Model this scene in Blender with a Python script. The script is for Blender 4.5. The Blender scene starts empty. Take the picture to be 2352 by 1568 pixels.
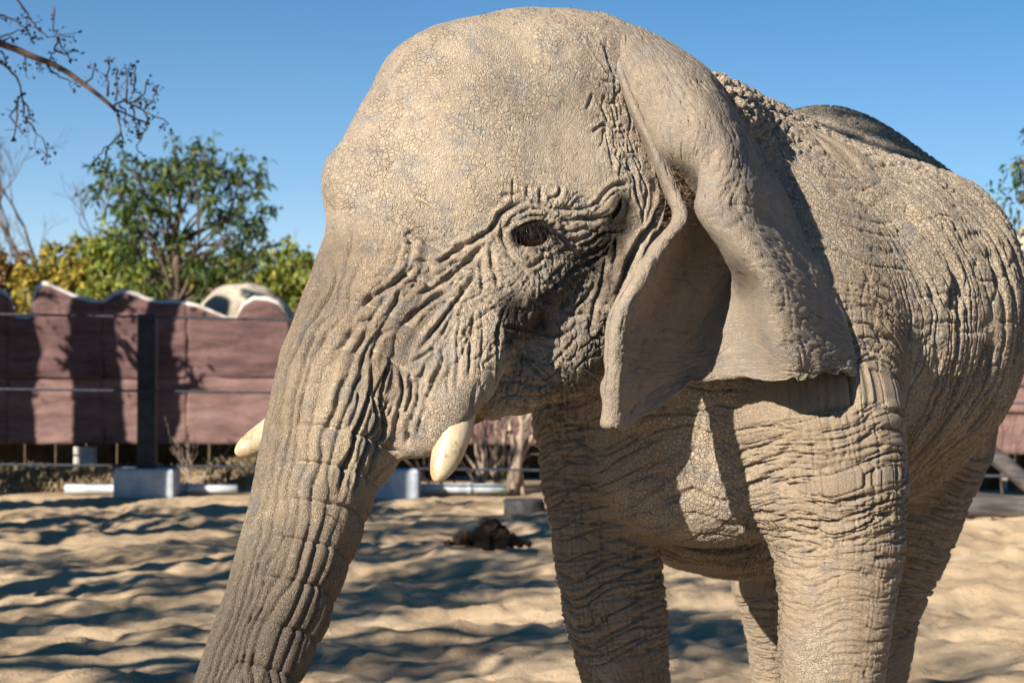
import time; T0=time.time()
import bpy, bmesh, math, random
import numpy as np
from mathutils import Vector, Matrix
from mathutils.bvhtree import BVHTree

# ------------------------------------------------------------------ camera, sky, sun, exposure
scene = bpy.context.scene
COL = scene.collection
CAM_H, PITCH, FPX = 1.7, math.atan(98 / 4180), 4180.0   # focal length in pixels of a 2352-wide picture
cam_d = bpy.data.cameras.new('camera')
cam_d.sensor_width = 36.0
cam_d.lens = FPX / 2352 * 36.0
cam_d.clip_end = 3000
cam_d.dof.use_dof = True
cam_d.dof.focus_distance = 4.95
cam_d.dof.aperture_fstop = 5.6
cam = bpy.data.objects.new('camera', cam_d)
COL.objects.link(cam)
cam.location = (0, 0, CAM_H)
cam.rotation_euler = (math.pi / 2 + PITCH, 0, 0)
scene.camera = cam

SUN_EL, SUN_AZ = math.radians(26), math.radians(38)     # azimuth measured from straight behind the camera to its left
SUN = np.array([-math.sin(SUN_AZ) * math.cos(SUN_EL), -math.cos(SUN_AZ) * math.cos(SUN_EL), math.sin(SUN_EL)])

world = bpy.data.worlds.new('World')
scene.world = world
world.use_nodes = True
wn, wl = world.node_tree.nodes, world.node_tree.links
wn.clear()
sky = wn.new('ShaderNodeTexSky')
sky.sky_type = 'NISHITA'
sky.sun_disc = False
sky.sun_elevation = SUN_EL
sky.sun_rotation = math.atan2(SUN[0], SUN[1])
sky.air_density = 0.65
sky.dust_density = 0.0
sky.ozone_density = 4.0
sat = wn.new('ShaderNodeHueSaturation')
sat.inputs['Saturation'].default_value = 1.5
sat.inputs['Hue'].default_value = 0.493
# pale haze towards the horizon, the same all round
geo = wn.new('ShaderNodeTexCoord')
sep = wn.new('ShaderNodeSeparateXYZ')
wl.new(geo.outputs['Generated'], sep.inputs[0])
e1 = wn.new('ShaderNodeMath'); e1.operation = 'MULTIPLY'; e1.inputs[1].default_value = -1 / 0.105
e2 = wn.new('ShaderNodeMath'); e2.operation = 'EXPONENT'
e3 = wn.new('ShaderNodeMath'); e3.operation = 'MULTIPLY'; e3.inputs[1].default_value = 1.0; e3.use_clamp = True
wl.new(sep.outputs[2], e1.inputs[0]); wl.new(e1.outputs[0], e2.inputs[0]); wl.new(e2.outputs[0], e3.inputs[0])
hz = wn.new('ShaderNodeMix'); hz.data_type = 'RGBA'
hz.inputs[7].default_value = (8.4, 9.6, 10.2, 1)
bg = wn.new('ShaderNodeBackground')
bg.inputs['Strength'].default_value = 0.05
wo = wn.new('ShaderNodeOutputWorld')
wl.new(sky.outputs[0], sat.inputs['Color'])
wl.new(e3.outputs[0], hz.inputs[0])
wl.new(sat.outputs[0], hz.inputs[6])
wl.new(hz.outputs[2], bg.inputs['Color'])
wl.new(bg.outputs[0], wo.inputs['Surface'])

sun_d = bpy.data.lights.new('sun', 'SUN')
sun_d.energy = 5.0
sun_d.angle = math.radians(0.53)
sun_d.color = (1.0, 0.93, 0.82)
sun_o = bpy.data.objects.new('sun', sun_d)
COL.objects.link(sun_o)
sun_o.location = (-12, -10, 20)
sun_o.rotation_euler = Vector(SUN).to_track_quat('Z', 'Y').to_euler()

scene.view_settings.view_transform = 'Standard'
scene.view_settings.look = 'None'
scene.view_settings.exposure = 1.06
scene.view_settings.gamma = 1.0
scene.view_settings.use_curve_mapping = False
scene.cycles.use_denoising = True
scene.cycles.max_bounces = 6
scene.cycles.diffuse_bounces = 1

# ------------------------------------------------------------------ helpers
FWD = np.array([0, math.cos(PITCH), math.sin(PITCH)])
UPV = np.array([0, -math.sin(PITCH), math.cos(PITCH)])
RGT = np.array([1.0, 0, 0])
CAM = np.array([0, 0, CAM_H])

def P(x, y, d):
    """a surveyed point: picture coordinates plus its distance along the view axis -> metres"""
    return CAM + d * (FWD + (x - 1176) / FPX * RGT + (784 - y) / FPX * UPV)

def pm(px, d):
    return px * d / FPX

def link(o, parent=None):
    COL.objects.link(o)
    if parent is not None:
        o.parent = parent
    return o

def mesh_obj(name, verts, faces, mat=None, parent=None, smooth=False):
    me = bpy.data.meshes.new(name)
    if isinstance(faces, np.ndarray):
        build_mesh(me, np.asarray(verts, np.float32), faces)
    else:
        me.from_pydata([tuple(map(float, v)) for v in verts], [], faces)
    if smooth:
        me.polygons.foreach_set('use_smooth', np.ones(len(me.polygons), bool))
    me.update()
    if mat is not None:
        me.materials.append(mat)
    return link(bpy.data.objects.new(name, me), parent)

def build_mesh(me, V, F):
    n, k = F.shape
    me.vertices.add(len(V))
    me.vertices.foreach_set('co', V.astype(np.float32).ravel())
    me.loops.add(n * k)
    me.loops.foreach_set('vertex_index', F.astype(np.int32).ravel())
    me.polygons.add(n)
    me.polygons.foreach_set('loop_start', np.arange(0, n * k, k, dtype=np.int32))
    me.polygons.foreach_set('loop_total', np.full(n, k, np.int32))
    me.update(calc_edges=True)

def tag(o, label, cat=None, group=None, kind=None):
    if label: o['label'] = label
    if cat: o['category'] = cat
    if group: o['group'] = group
    if kind: o['kind'] = kind
    return o

def empty(name, loc=(0, 0, 0)):
    e = bpy.data.objects.new(name, None)
    e.location = [float(c) for c in loc]
    e.empty_display_size = 0.2
    return link(e)

_PERM = np.random.RandomState(11).permutation(4096).astype(np.int32)
_VAL = np.random.RandomState(12).uniform(-1, 1, 4096).astype(np.float32)
def vnoise(p, seed=0):
    """smooth value noise in [-1, 1] for an (n, 2|3) array"""
    p = np.asarray(p, np.float32)
    two = p.shape[1] == 2
    i = np.floor(p).astype(np.int32)
    f = p - i
    f = f * f * f * (f * (f * 6 - 15) + 10)
    out = None
    xs = [_PERM[(i[:, 0] + d + seed * 131) & 4095] for d in (0, 1)]
    acc = []
    for dx in (0, 1):
        ys = [_PERM[(xs[dx] + i[:, 1] + d) & 4095] for d in (0, 1)]
        row = []
        for dy in (0, 1):
            if two:
                row.append(_VAL[ys[dy]])
            else:
                a = _VAL[(ys[dy] + i[:, 2] * 7) & 4095]
                b = _VAL[(ys[dy] + i[:, 2] * 7 + 7) & 4095]
                row.append(a + (b - a) * f[:, 2])
        acc.append(row[0] + (row[1] - row[0]) * f[:, 1])
    return acc[0] + (acc[1] - acc[0]) * f[:, 0]

def fbm(p, seed=0, octv=4, gain=0.5):
    a, s, out = 1.0, 1.0, 0
    for o in range(octv):
        out = out + a * vnoise(np.asarray(p) * s, seed + o * 17)
        a *= gain
        s *= 2.03
    return out

class N:
    """small node-tree helper"""
    def __init__(self, name):
        self.m = bpy.data.materials.new(name)
        self.m.use_nodes = True
        self.t = self.m.node_tree
        self.t.nodes.clear()
        self.out = self.t.nodes.new('ShaderNodeOutputMaterial')
        self.b = self.t.nodes.new('ShaderNodeBsdfPrincipled')
        self.l(self.b.outputs[0], self.out.inputs[0])
    def l(self, a, b):
        self.t.links.new(a, b)
    def put(self, sock, v):
        if v is None: return
        if hasattr(v, 'is_linked'): self.l(v, sock)
        elif isinstance(v, (tuple, list)) and sock.type == 'RGBA' and len(v) == 3: sock.default_value = (*v, 1)
        else: sock.default_value = v
    def node(self, typ, ins=None, **kw):
        n = self.t.nodes.new('ShaderNode' + typ)
        for k, v in kw.items(): setattr(n, k, v)
        for k, v in (ins or {}).items(): self.put(n.inputs[k], v)
        return n
    def coord(self, kind='Object'):
        return self.node('TexCoord').outputs[kind]
    def mapping(self, v, scale=(1, 1, 1), rot=(0, 0, 0)):
        return self.node('Mapping', {'Vector': v, 'Scale': scale, 'Rotation': rot}).outputs[0]
    def noise(self, v, scale, detail=3, rough=0.55, dist=0.0):
        return self.node('TexNoise', {'Vector': v, 'Scale': scale, 'Detail': detail, 'Roughness': rough, 'Distortion': dist}).outputs[0]
    def voro(self, v, scale, feature='DISTANCE_TO_EDGE', rand=1.0, out=0):
        return self.node('TexVoronoi', {'Vector': v, 'Scale': scale, 'Randomness': rand}, feature=feature).outputs[out]
    def math(self, op, a, b=None, c=None, clamp=False):
        n = self.node('Math', operation=op, use_clamp=clamp)
        for i, v in enumerate((a, b, c)): self.put(n.inputs[i], v)
        return n.outputs[0]
    def ramp(self, f, stops, interp='LINEAR'):
        n = self.node('ValToRGB')
        n.color_ramp.interpolation = interp
        e = n.color_ramp.elements
        while len(e) < len(stops): e.new(0.5)
        for s, (p, c) in zip(e, stops):
            s.position = p
            s.color = (*c, 1) if not isinstance(c, (int, float)) else (c, c, c, 1)
        self.l(f, n.inputs[0])
        return n.outputs[0]
    def mix(self, f, a, b, blend='MIX'):
        n = self.node('Mix', data_type='RGBA', blend_type=blend)
        self.put(n.inputs[0], f); self.put(n.inputs[6], a); self.put(n.inputs[7], b)
        return n.outputs[2]
    def smooth(self, v, lo, hi):
        n = self.node('MapRange', {'Value': v, 'From Min': lo, 'From Max': hi}, interpolation_type='SMOOTHSTEP')
        return n.outputs[0]
    def attr(self, name, out='Fac'):
        return self.node('Attribute', attribute_name=name).outputs[out]
    def bump(self, h, dist, strength=1.0, normal=None):
        n = self.node('Bump', {'Height': h, 'Distance': dist, 'Strength': strength})
        if normal is not None: self.l(normal, n.inputs['Normal'])
        return n.outputs[0]
    def done(self, color=None, rough=None, normal=None, spec=0.3):
        self.put(self.b.inputs['Base Color'], color)
        self.put(self.b.inputs['Roughness'], rough)
        self.put(self.b.inputs['Normal'], normal)
        self.b.inputs['Specular IOR Level'].default_value = spec
        return self.m
# ------------------------------------------------------------------ elephant: base form as a smooth union of limbs
def norm(v):
    v = np.asarray(v, float)
    return v / np.linalg.norm(v)
HF, HL = np.array([-0.77, -0.64, 0.0]), np.array([0.64, -0.77, 0.0])      # head: forward, left
BF, BL = np.array([-0.39, -0.92, 0.0]), np.array([0.92, -0.39, 0.0])      # body: forward, left
ZU = np.array([0, 0, 1.0])
PRIMS = []     # (kind, data, k)

def chain(pts, k=0.06, sq=None):
    """pts: (x, y, depth, radius in picture px); sq: (axis, factor) widens the section along an axis"""
    c = np.array([P(x, y, d) for x, y, d, r in pts]); rr = np.array([pm(r, d) for x, y, d, r in pts])
    PRIMS.append(('chain', (c, rr, sq), k))
def chain_w(pts, k=0.06, sq=None):
    PRIMS.append(('chain', (np.array([p[:3] for p in pts], float), np.array([p[3] for p in pts], float), sq), k))
def ell(c, axes, rad, k=0.06, cut=False):
    PRIMS.append(('cut' if cut else 'ell', (np.asarray(c, float), np.array(axes, float), np.asarray(rad, float)), k))

def body_pt(t, lat, z):
    return np.array([0.653, 5.675, 0]) - BF * t + BL * lat + ZU * z

# torso
AX = (BF, BL, ZU)
ell(body_pt(0.62, 0.0, 1.88), AX, (0.85, 0.63, 0.70), 0.12)
ell(body_pt(1.15, 0.03, 1.90), AX, (0.75, 0.72, 0.71), 0.14)
ell(body_pt(0.15, 0.0, 1.86), AX, (0.55, 0.54, 0.66), 0.12)
ell(body_pt(1.50, 0.02, 2.0), AX, (0.52, 0.66, 0.68), 0.12)
ell(P(1730, 1200, 6.55), AX, (0.6, 0.42, 0.2), 0.12)
ell(body_pt(1.45, -0.02, 2.48), AX, (0.40, 0.27, 0.28), 0.18)
chain_w([(*body_pt(-0.30, 0.02, 2.46), 0.16), (*body_pt(0.05, 0, 2.52), 0.13), (*body_pt(0.4, 0, 2.52), 0.12), (*body_pt(0.8, 0, 2.50), 0.12), (*body_pt(1.2, 0, 2.5), 0.15)], 0.16)
# pelvis flank
ell(P(2190, 720, 6.24), (RGT, FWD, ZU), (0.24, 0.40, 0.44), 0.20)
ell(P(2060, 700, 6.06), (RGT, FWD, ZU), (0.22, 0.40, 0.42), 0.24)
# chest between the forelegs
ell(P(1600, 1090, 5.62), AX, (0.22, 0.34, 0.22), 0.10)
# neck
chain([(1500, 400, 5.55, 240), (1420, 420, 5.42, 215)], 0.12)
chain([(1560, 760, 5.68, 230), (1420, 690, 5.45, 170)], 0.12)
# left foreleg (shoulder to foot)
chain([(1815, 520, 5.90, 205), (1842, 760, 5.62, 206), (1880, 950, 5.44, 195), (1908, 1100, 5.42, 176), (1925, 1250, 5.43, 154),
       (1920, 1400, 5.43, 132), (1908, 1568, 5.43, 121), (1905, 1750, 5.44, 110), (1905, 1950, 5.45, 114)], 0.09)
chain([(1905, 2100, 5.43, 138), (1905, 2150, 5.43, 145)], 0.05)
# right foreleg
chain([(1420, 700, 5.95, 190), (1400, 930, 5.92, 185), (1398, 1100, 5.86, 158), (1392, 1250, 5.83, 124), (1412, 1400, 5.82, 122),
       (1440, 1568, 5.82, 102), (1450, 1750, 5.82, 98), (1455, 1900, 5.82, 104)], 0.09)
chain([(1455, 2000, 5.80, 130), (1455, 2032, 5.80, 136)], 0.05)
# left hind leg
chain([(2120, 800, 6.95, 190), (2110, 1000, 6.98, 172), (2070, 1200, 7.05, 132), (2020, 1400, 7.15, 92), (1995, 1568, 7.2, 88), (1990, 1700, 7.2, 86)], 0.10)
chain([(1990, 1800, 7.2, 104), (1990, 1826, 7.2, 108)], 0.05)
# right hind leg
chain([(1850, 950, 7.35, 190), (1810, 1180, 7.35, 150), (1790, 1330, 7.38, 112), (1805, 1450, 7.42, 92), (1815, 1568, 7.45, 86), (1815, 1680, 7.45, 84)], 0.10)
chain([(1815, 1760, 7.45, 100), (1815, 1785, 7.45, 104)], 0.05)
# tail (hidden behind the rump)
chain_w([(*body_pt(1.98, 0, 2.25), 0.07), (*body_pt(2.16, 0.02, 1.8), 0.05), (*body_pt(2.18, 0.03, 1.2), 0.03)], 0.06)
# head
AH = (HF, HL, ZU)
N_BODY = len(PRIMS)
ell(P(1178, 298, 5.25), AH, (0.335, 0.30, 0.338), 0.10)
ell(P(1375, 195, 5.36), AH, (0.17, 0.20, 0.19), 0.12)
ell(P(1290, 232, 5.28), AH, (0.22, 0.24, 0.235), 0.12)
ell(P(1010, 190, 5.16), AH, (0.12, 0.2, 0.13), 0.12)
ell(P(1010, 380, 5.10), AH, (0.22, 0.27, 0.33), 0.10)
chain([(905, 330, 5.06, 95), (858, 420, 5.0, 118)], 0.09)
ell(P(1320, 470, 5.18), AH, (0.30, 0.24, 0.27), 0.08)
ell(P(1130, 470, 5.08), AH, (0.28, 0.23, 0.26), 0.08)
chain([(1225, 500, 5.02, 120), (1240, 590, 5.02, 115)], 0.05)
# trunk
chain([(930, 500, 5.02, 160), (905, 580, 4.97, 163), (866, 710, 4.88, 172), (798, 850, 4.79, 160), (752, 1000, 4.73, 148), (701, 1200, 4.67, 136),
       (632, 1400, 4.61, 124), (566, 1568, 4.57, 117), (500, 1740, 4.52, 108), (440, 1900, 4.46, 100), (385, 2080, 4.38, 90), (345, 2250, 4.28, 80),
       (300, 2400, 4.14, 66), (235, 2465, 3.99, 52)], 0.07)
# tusk sheath and cheek
chain([(1180, 640, 4.98, 120), (1100, 740, 4.88, 108), (1050, 860, 4.78, 92), (1020, 940, 4.73, 72), (985, 985, 4.71, 58)], 0.045)
chain([(1060, 610, 4.99, 130), (985, 740, 4.86, 118), (945, 860, 4.79, 100), (935, 950, 4.745, 74), (938, 1006, 4.725, 42)], 0.06)
# far side sheath
cc = P(880, 930, 5.03)
chain_w([(*P(900, 760, 5.12), 0.12), (*P(850, 880, 5.05), 0.10), (*P(800, 955, 4.98), 0.075)], 0.05)
# jaw
chain([(1350, 680, 5.16, 145), (1265, 800, 5.08, 128), (1190, 868, 5.0, 84), (1130, 915, 4.94, 48)], 0.06)
chain([(1410, 560, 5.16, 130), (1380, 700, 5.16, 130)], 0.06)
# flap behind the trunk, under the sheath
chain([(888, 1000, 4.74, 40), (880, 1060, 4.72, 32), (870, 1095, 4.71, 22)], 0.03)

def prim_bounds():
    out = []
    for kind, data, k in PRIMS:
        if kind == 'chain':
            lo, hi = (data[0] - data[1][:, None]).min(0), (data[0] + data[1][:, None]).max(0)
        else:
            e = np.sqrt(((data[1] * data[2][:, None]) ** 2).sum(0))
            lo, hi = data[0] - e, data[0] + e
        out.append((lo - k - 0.12, hi + k + 0.12))
    return out

def eval_prims(p, cull=False):
    p = p.astype(np.float32)
    f = np.full(len(p), 9.0, np.float32)
    plo, phi = p.min(0), p.max(0)
    for (kind, data, k), (blo, bhi) in zip(PRIMS, BOUNDS):
        if cull and ((plo > bhi).any() or (phi < blo).any()): continue
        if kind == 'chain':
            c, rr, sq = data
            c = c.astype(np.float32)
            d = np.full(len(p), 9.0, np.float32)
            for i in range(len(c) - 1):
                a, ab = c[i], c[i + 1] - c[i]
                pa = p - a
                t = np.clip(pa @ ab / np.float32(ab @ ab), 0, 1)
                t2 = t * t * (3 - 2 * t) * np.float32(0.3) + t * np.float32(0.7)
                q = pa - t[:, None] * ab
                d = np.minimum(d, np.sqrt(np.einsum('ij,ij->i', q, q)) - np.float32(rr[i]) - t2 * np.float32(rr[i + 1] - rr[i]))
        else:
            c, ax, rad = data
            q = (p - c.astype(np.float32)) @ ax.T.astype(np.float32)
            k0 = np.linalg.norm(q / rad.astype(np.float32), axis=1)
            k1 = np.linalg.norm(q / (rad * rad).astype(np.float32), axis=1)
            d = k0 * (k0 - 1) / np.maximum(k1, 1e-6)
        k = np.float32(k)
        if kind == 'cut':
            h = np.clip(0.5 - 0.5 * (f + d) / k, 0, 1)
            f = f * (1 - h) - d * h + k * h * (1 - h)
        else:
            h = np.clip(0.5 + 0.5 * (f - d) / k, 0, 1)
            f = f * (1 - h) + d * h - k * h * (1 - h)
    return f

BOUNDS = prim_bounds()

def surface_nets(h, lo, hi, B=8):
    n = np.ceil((np.array(hi) - lo) / h / B).astype(int) * B
    nb = n // B
    bc = np.stack(np.meshgrid(*[(np.arange(m) + 0.5) * B * h + l for m, l in zip(nb, lo)], indexing='ij'), -1).reshape(-1, 3)
    fb = eval_prims(bc)
    act = np.abs(fb) < B * h * 0.87 * 1.5
    field = np.repeat(np.repeat(np.repeat(np.where(fb < 0, -1, 1).astype(np.float32).reshape(nb), B, 0), B, 1), B, 2)
    ids = np.argwhere(act.reshape(nb))
    off = np.stack(np.meshgrid(*[np.arange(B)] * 3, indexing='ij'), -1).reshape(-1, 3)
    key = (ids // 4) @ np.array([10000, 100, 1])
    for kk in np.unique(key):
        idx = (ids[key == kk][:, None, :] * B + off[None]).reshape(-1, 3)
        field[idx[:, 0], idx[:, 1], idx[:, 2]] = eval_prims(idx * h + np.array(lo), True)
    ins = field < 0
    cnt = np.zeros(n - 1, np.uint8)
    sl = lambda o, m: slice(o, m - 1 + o)
    for o in np.ndindex(2, 2, 2):
        cnt += ins[sl(o[0], n[0]), sl(o[1], n[1]), sl(o[2], n[2])]
    cells = np.argwhere((cnt > 0) & (cnt < 8))
    vid = np.full(n - 1, -1, np.int32)
    vid[cells[:, 0], cells[:, 1], cells[:, 2]] = np.arange(len(cells))
    cor = np.array(list(np.ndindex(2, 2, 2)))
    val = np.stack([field[cells[:, 0] + o[0], cells[:, 1] + o[1], cells[:, 2] + o[2]] for o in cor], 1)
    acc, num = np.zeros((len(cells), 3)), np.zeros(len(cells))
    for a in range(8):
        for b in range(a + 1, 8):
            if abs(cor[a] - cor[b]).sum() != 1: continue
            m = (val[:, a] < 0) != (val[:, b] < 0)
            t = val[m, a] / (val[m, a] - val[m, b])
            acc[m] += cor[a] + t[:, None] * (cor[b] - cor[a])
            num[m] += 1
    V = (cells + acc / num[:, None]) * h + np.array(lo)
    quads = []
    for ax in range(3):
        o = [0, 0, 0]; o[ax] = 1
        A = ins[:n[0] - o[0], :n[1] - o[1], :n[2] - o[2]]
        Bv = ins[o[0]:, o[1]:, o[2]:]
        e = np.argwhere(A != Bv)
        u, w = [(1, 2), (2, 0), (0, 1)][ax]
        e = e[(e[:, u] > 0) & (e[:, w] > 0) & (e[:, u] < n[u] - 1) & (e[:, w] < n[w] - 1)]
        q = []
        for du, dw in ((-1, -1), (0, -1), (0, 0), (-1, 0)):
            c = e.copy(); c[:, u] += du; c[:, w] += dw
            q.append(vid[c[:, 0], c[:, 1], c[:, 2]])
        q = np.stack(q, 1)
        flip = ~A[e[:, 0], e[:, 1], e[:, 2]]
        q[flip] = q[flip][:, ::-1]
        quads.append(q[(q >= 0).all(1)])
    return V, np.concatenate(quads)

def grad(p, e=0.004):
    g = np.stack([eval_prims(p + np.eye(3)[i] * e) - eval_prims(p - np.eye(3)[i] * e) for i in range(3)], 1) / (2 * e)
    return g

# ears: a thick sheet through surveyed points, front margin -> back rim
EAR = [  # rows top to bottom, each front to back: x, y, depth
    [(1398, 52, 5.26), (1415, 54, 5.25), (1440, 62, 5.25), (1468, 70, 5.26), (1490, 80, 5.27), (1512, 90, 5.30), (1535, 104, 5.36), (1550, 112, 5.42)],
    [(1418, 150, 5.10), (1445, 140, 5.08), (1480, 135, 5.07), (1520, 135, 5.07), (1560, 140, 5.09), (1595, 150, 5.14), (1618, 160, 5.24), (1630, 170, 5.34)],
    [(1455, 250, 5.05), (1490, 240, 5.03), (1535, 232, 5.00), (1580, 228, 4.99), (1625, 230, 5.02), (1660, 240, 5.10), (1680, 252, 5.24), (1690, 262, 5.36)],
    [(1498, 340, 5.04), (1530, 345, 5.02), (1570, 340, 4.98), (1620, 330, 4.95), (1670, 325, 4.97), (1708, 335, 5.07), (1735, 352, 5.24), (1750, 362, 5.38)],
    [(1530, 430, 5.03), (1575, 425, 5.14), (1620, 430, 5.06), (1612, 428, 4.96), (1665, 415, 4.91), (1715, 420, 4.97), (1770, 440, 5.17), (1805, 450, 5.40)],
    [(1548, 500, 5.00), (1600, 520, 5.20), (1660, 520, 5.17), (1606, 486, 4.94), (1670, 490, 4.88), (1735, 505, 4.95), (1800, 530, 5.17), (1850, 545, 5.40)],
    [(1505, 560, 4.96), (1580, 600, 5.21), (1690, 600, 5.22), (1668, 580, 4.96), (1722, 575, 4.87), (1780, 590, 4.95), (1845, 610, 5.16), (1895, 625, 5.36)],
    [(1452, 640, 4.90), (1530, 680, 5.12), (1650, 690, 5.25), (1716, 672, 5.08), (1760, 650, 4.90), (1812, 655, 4.95), (1875, 680, 5.14), (1928, 695, 5.32)],
    [(1408, 730, 4.87), (1490, 760, 5.07), (1600, 770, 5.22), (1712, 745, 5.12), (1778, 735, 4.93), (1835, 740, 4.97), (1895, 755, 5.12), (1952, 770, 5.28)],
    [(1397, 810, 4.85), (1475, 830, 5.02), (1585, 830, 5.19), (1705, 805, 5.13), (1795, 795, 4.95), (1850, 798, 4.99), (1910, 810, 5.11), (1965, 822, 5.24)],
    [(1392, 890, 4.84), (1460, 895, 4.98), (1570, 870, 5.16), (1700, 850, 5.13), (1808, 842, 4.98), (1860, 845, 5.02), (1915, 845, 5.11), (1968, 848, 5.22)],
    [(1390, 982, 4.85), (1432, 985, 4.93), (1575, 898, 5.14), (1698, 872, 5.12), (1815, 868, 5.00), (1868, 866, 5.04), (1920, 864, 5.12), (1966, 860, 5.22)],
]

def spline_rows(G, m, axis):
    """Catmull-Rom resample of a control grid along one axis"""
    G = np.moveaxis(G, axis, 0)
    n = len(G)
    t = np.linspace(0, n - 1, m)
    i = np.minimum(t.astype(int), n - 2)
    f = (t - i)[:, None, None]
    g = lambda j: G[np.clip(j, 0, n - 1)]
    p0, p1, p2, p3 = g(i - 1), g(i), g(i + 1), g(i + 2)
    out = 0.5 * ((2 * p1) + (p2 - p0) * f + (2 * p0 - 5 * p1 + 4 * p2 - p3) * f ** 2 + (3 * p1 - p0 - 3 * p2 + p3) * f ** 3)
    return np.moveaxis(out, 0, axis)

def ear_sheet(G, nu, nv, thick):
    S = spline_rows(spline_rows(G, nv, 0), nu, 1)
    for _ in range(3):
        S[1:-1, 1:-1] = 0.5 * S[1:-1, 1:-1] + 0.125 * (S[:-2, 1:-1] + S[2:, 1:-1] + S[1:-1, :-2] + S[1:-1, 2:])
    du, dv = np.gradient(S, axis=1), np.gradient(S, axis=0)
    nn = np.cross(du, dv)
    nn /= np.linalg.norm(nn, axis=2, keepdims=True) + 1e-9
    ue = np.minimum(np.arange(nu), np.arange(nu)[::-1])[None, :]
    ve = np.minimum(np.arange(nv) + 50, np.arange(nv)[::-1])[:, None]
    edge = np.minimum(np.sqrt(np.clip(np.minimum(ue, ve) / 4.0, 0, 1)) * 0.9 + 0.1, 1)
    th = thick * edge[..., None]
    return S, nn, th

def grid_faces(nv, nu, off=0, flip=False):
    a = np.arange(nv * nu).reshape(nv, nu)
    q = np.stack([a[:-1, :-1], a[:-1, 1:], a[1:, 1:], a[1:, :-1]], -1).reshape(-1, 4) + off
    return q[:, ::-1] if flip else q

def ear_mesh(G, nu=120, nv=190, thick=0.010, mirror=False):
    S, nn, th = ear_sheet(G, nu, nv, thick)
    A, Bk = (S + nn * th).reshape(-1, 3), (S - nn * th).reshape(-1, 3)
    m = nu * nv
    a = np.arange(m).reshape(nv, nu)
    ring = np.concatenate([a[0, :-1], a[:-1, -1], a[-1, :0:-1], a[:0:-1, 0]])
    r2 = np.roll(ring, -1)
    side = np.stack([ring, ring + m, r2 + m, r2], 1)
    F = np.concatenate([grid_faces(nv, nu, 0, True), grid_faces(nv, nu, m), side])
    V = np.concatenate([A, Bk])
    if mirror: F = F[:, ::-1]
    return V, F

def ear_rows():
    rows = []
    for r, row in enumerate(EAR):
        back = 0.02 * min(1.0, max(0.0, (r - 3) / 6))           # the lower lobe lies back on the shoulder
        lip = min(1.0, max(0.0, (r - 3) / 2))
        row = [(x, y, d + back * min(1.0, i * 0.35)) for i, (x, y, d) in enumerate(row)]
        x, y, d = row[0]
        row[0] = (x + 3 * lip - 10 * (1 - lip), y, d + 0.030 * lip + 0.10 * (1 - lip))
        row.insert(1, (x + 2 + 6 * lip, y, d + 0.004 * lip))
        row.insert(2, (x + 12 + 18 * lip, y + 4 * lip, d + 0.014 * lip))
        rows.append(row)
    return rows
EG = np.array([[P(*p) for p in row] for row in ear_rows()])
HEAD_C = P(1178, 292, 5.25)
def mirror_head(G):
    rel = G - HEAD_C
    return G - 2 * (rel @ HL)[..., None] * HL
EGR = mirror_head(EG)
# the far ear lies flatter along the neck
EGR = EGR + HL * 0.10 - HF * 0.05

V0, Q0 = surface_nets(0.016, np.array([-1.05, 3.85, -0.02]), np.array([2.15, 8.2, 2.95]))
for _ in range(1):
    g = grad(V0)
    V0 = V0 - (eval_prims(V0) / np.maximum((g * g).sum(1), 0.05))[:, None] * g * 0.8
print('elephant base', len(V0), len(Q0))
print('TIMING p2_eleph', round(time.time()-T0,1))
# ------------------------------------------------------------------ elephant: skin relief
def acc(idx, val, n):
    return np.stack([np.bincount(idx, val[:, k], n) for k in range(3)], 1)

def vert_normals(V, F):
    fn = np.cross(V[F[:, 2]] - V[F[:, 0]], V[F[:, 3]] - V[F[:, 1]])
    n = sum(acc(F[:, k], fn, len(V)) for k in range(4))
    return n / (np.linalg.norm(n, axis=1, keepdims=True) + 1e-12)

def subdivide(V, F):
    """one Catmull-Clark step on an all-quad mesh"""
    nv, nf = len(V), len(F)
    a, b = F, np.roll(F, -1, 1)
    key = (np.minimum(a, b).astype(np.int64) * nv + np.maximum(a, b)).ravel()
    uk, inv = np.unique(key, return_inverse=True)
    ne = len(uk)
    e0, e1 = uk // nv, uk % nv
    fp = V[F].mean(1)
    fcnt = np.bincount(inv, minlength=ne)
    fsum = acc(inv, np.repeat(fp, 4, 0), ne)
    mid = (V[e0] + V[e1]) / 2
    ep = np.where((fcnt == 2)[:, None], (V[e0] + V[e1] + fsum) / (2 + fcnt)[:, None], mid)
    val = np.bincount(np.r_[e0, e1], minlength=nv)[:, None]
    R = acc(np.r_[e0, e1], np.r_[mid, mid], nv) / val
    fc = np.bincount(F.ravel(), minlength=nv)[:, None]
    Q = acc(F.ravel(), np.repeat(fp, 4, 0), nv) / np.maximum(fc, 1)
    vp = (Q + 2 * R + (val - 3) * V) / val
    ei = inv.reshape(nf, 4) + nv
    fi = np.arange(nf) + nv + ne
    Fn = np.concatenate([np.stack([F[:, k], ei[:, k], fi, ei[:, k - 1]], 1) for k in range(4)])
    Vn = np.concatenate([vp, ep, fp])
    return Vn, Fn.astype(np.int32), vert_normals(Vn, Fn)

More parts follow.
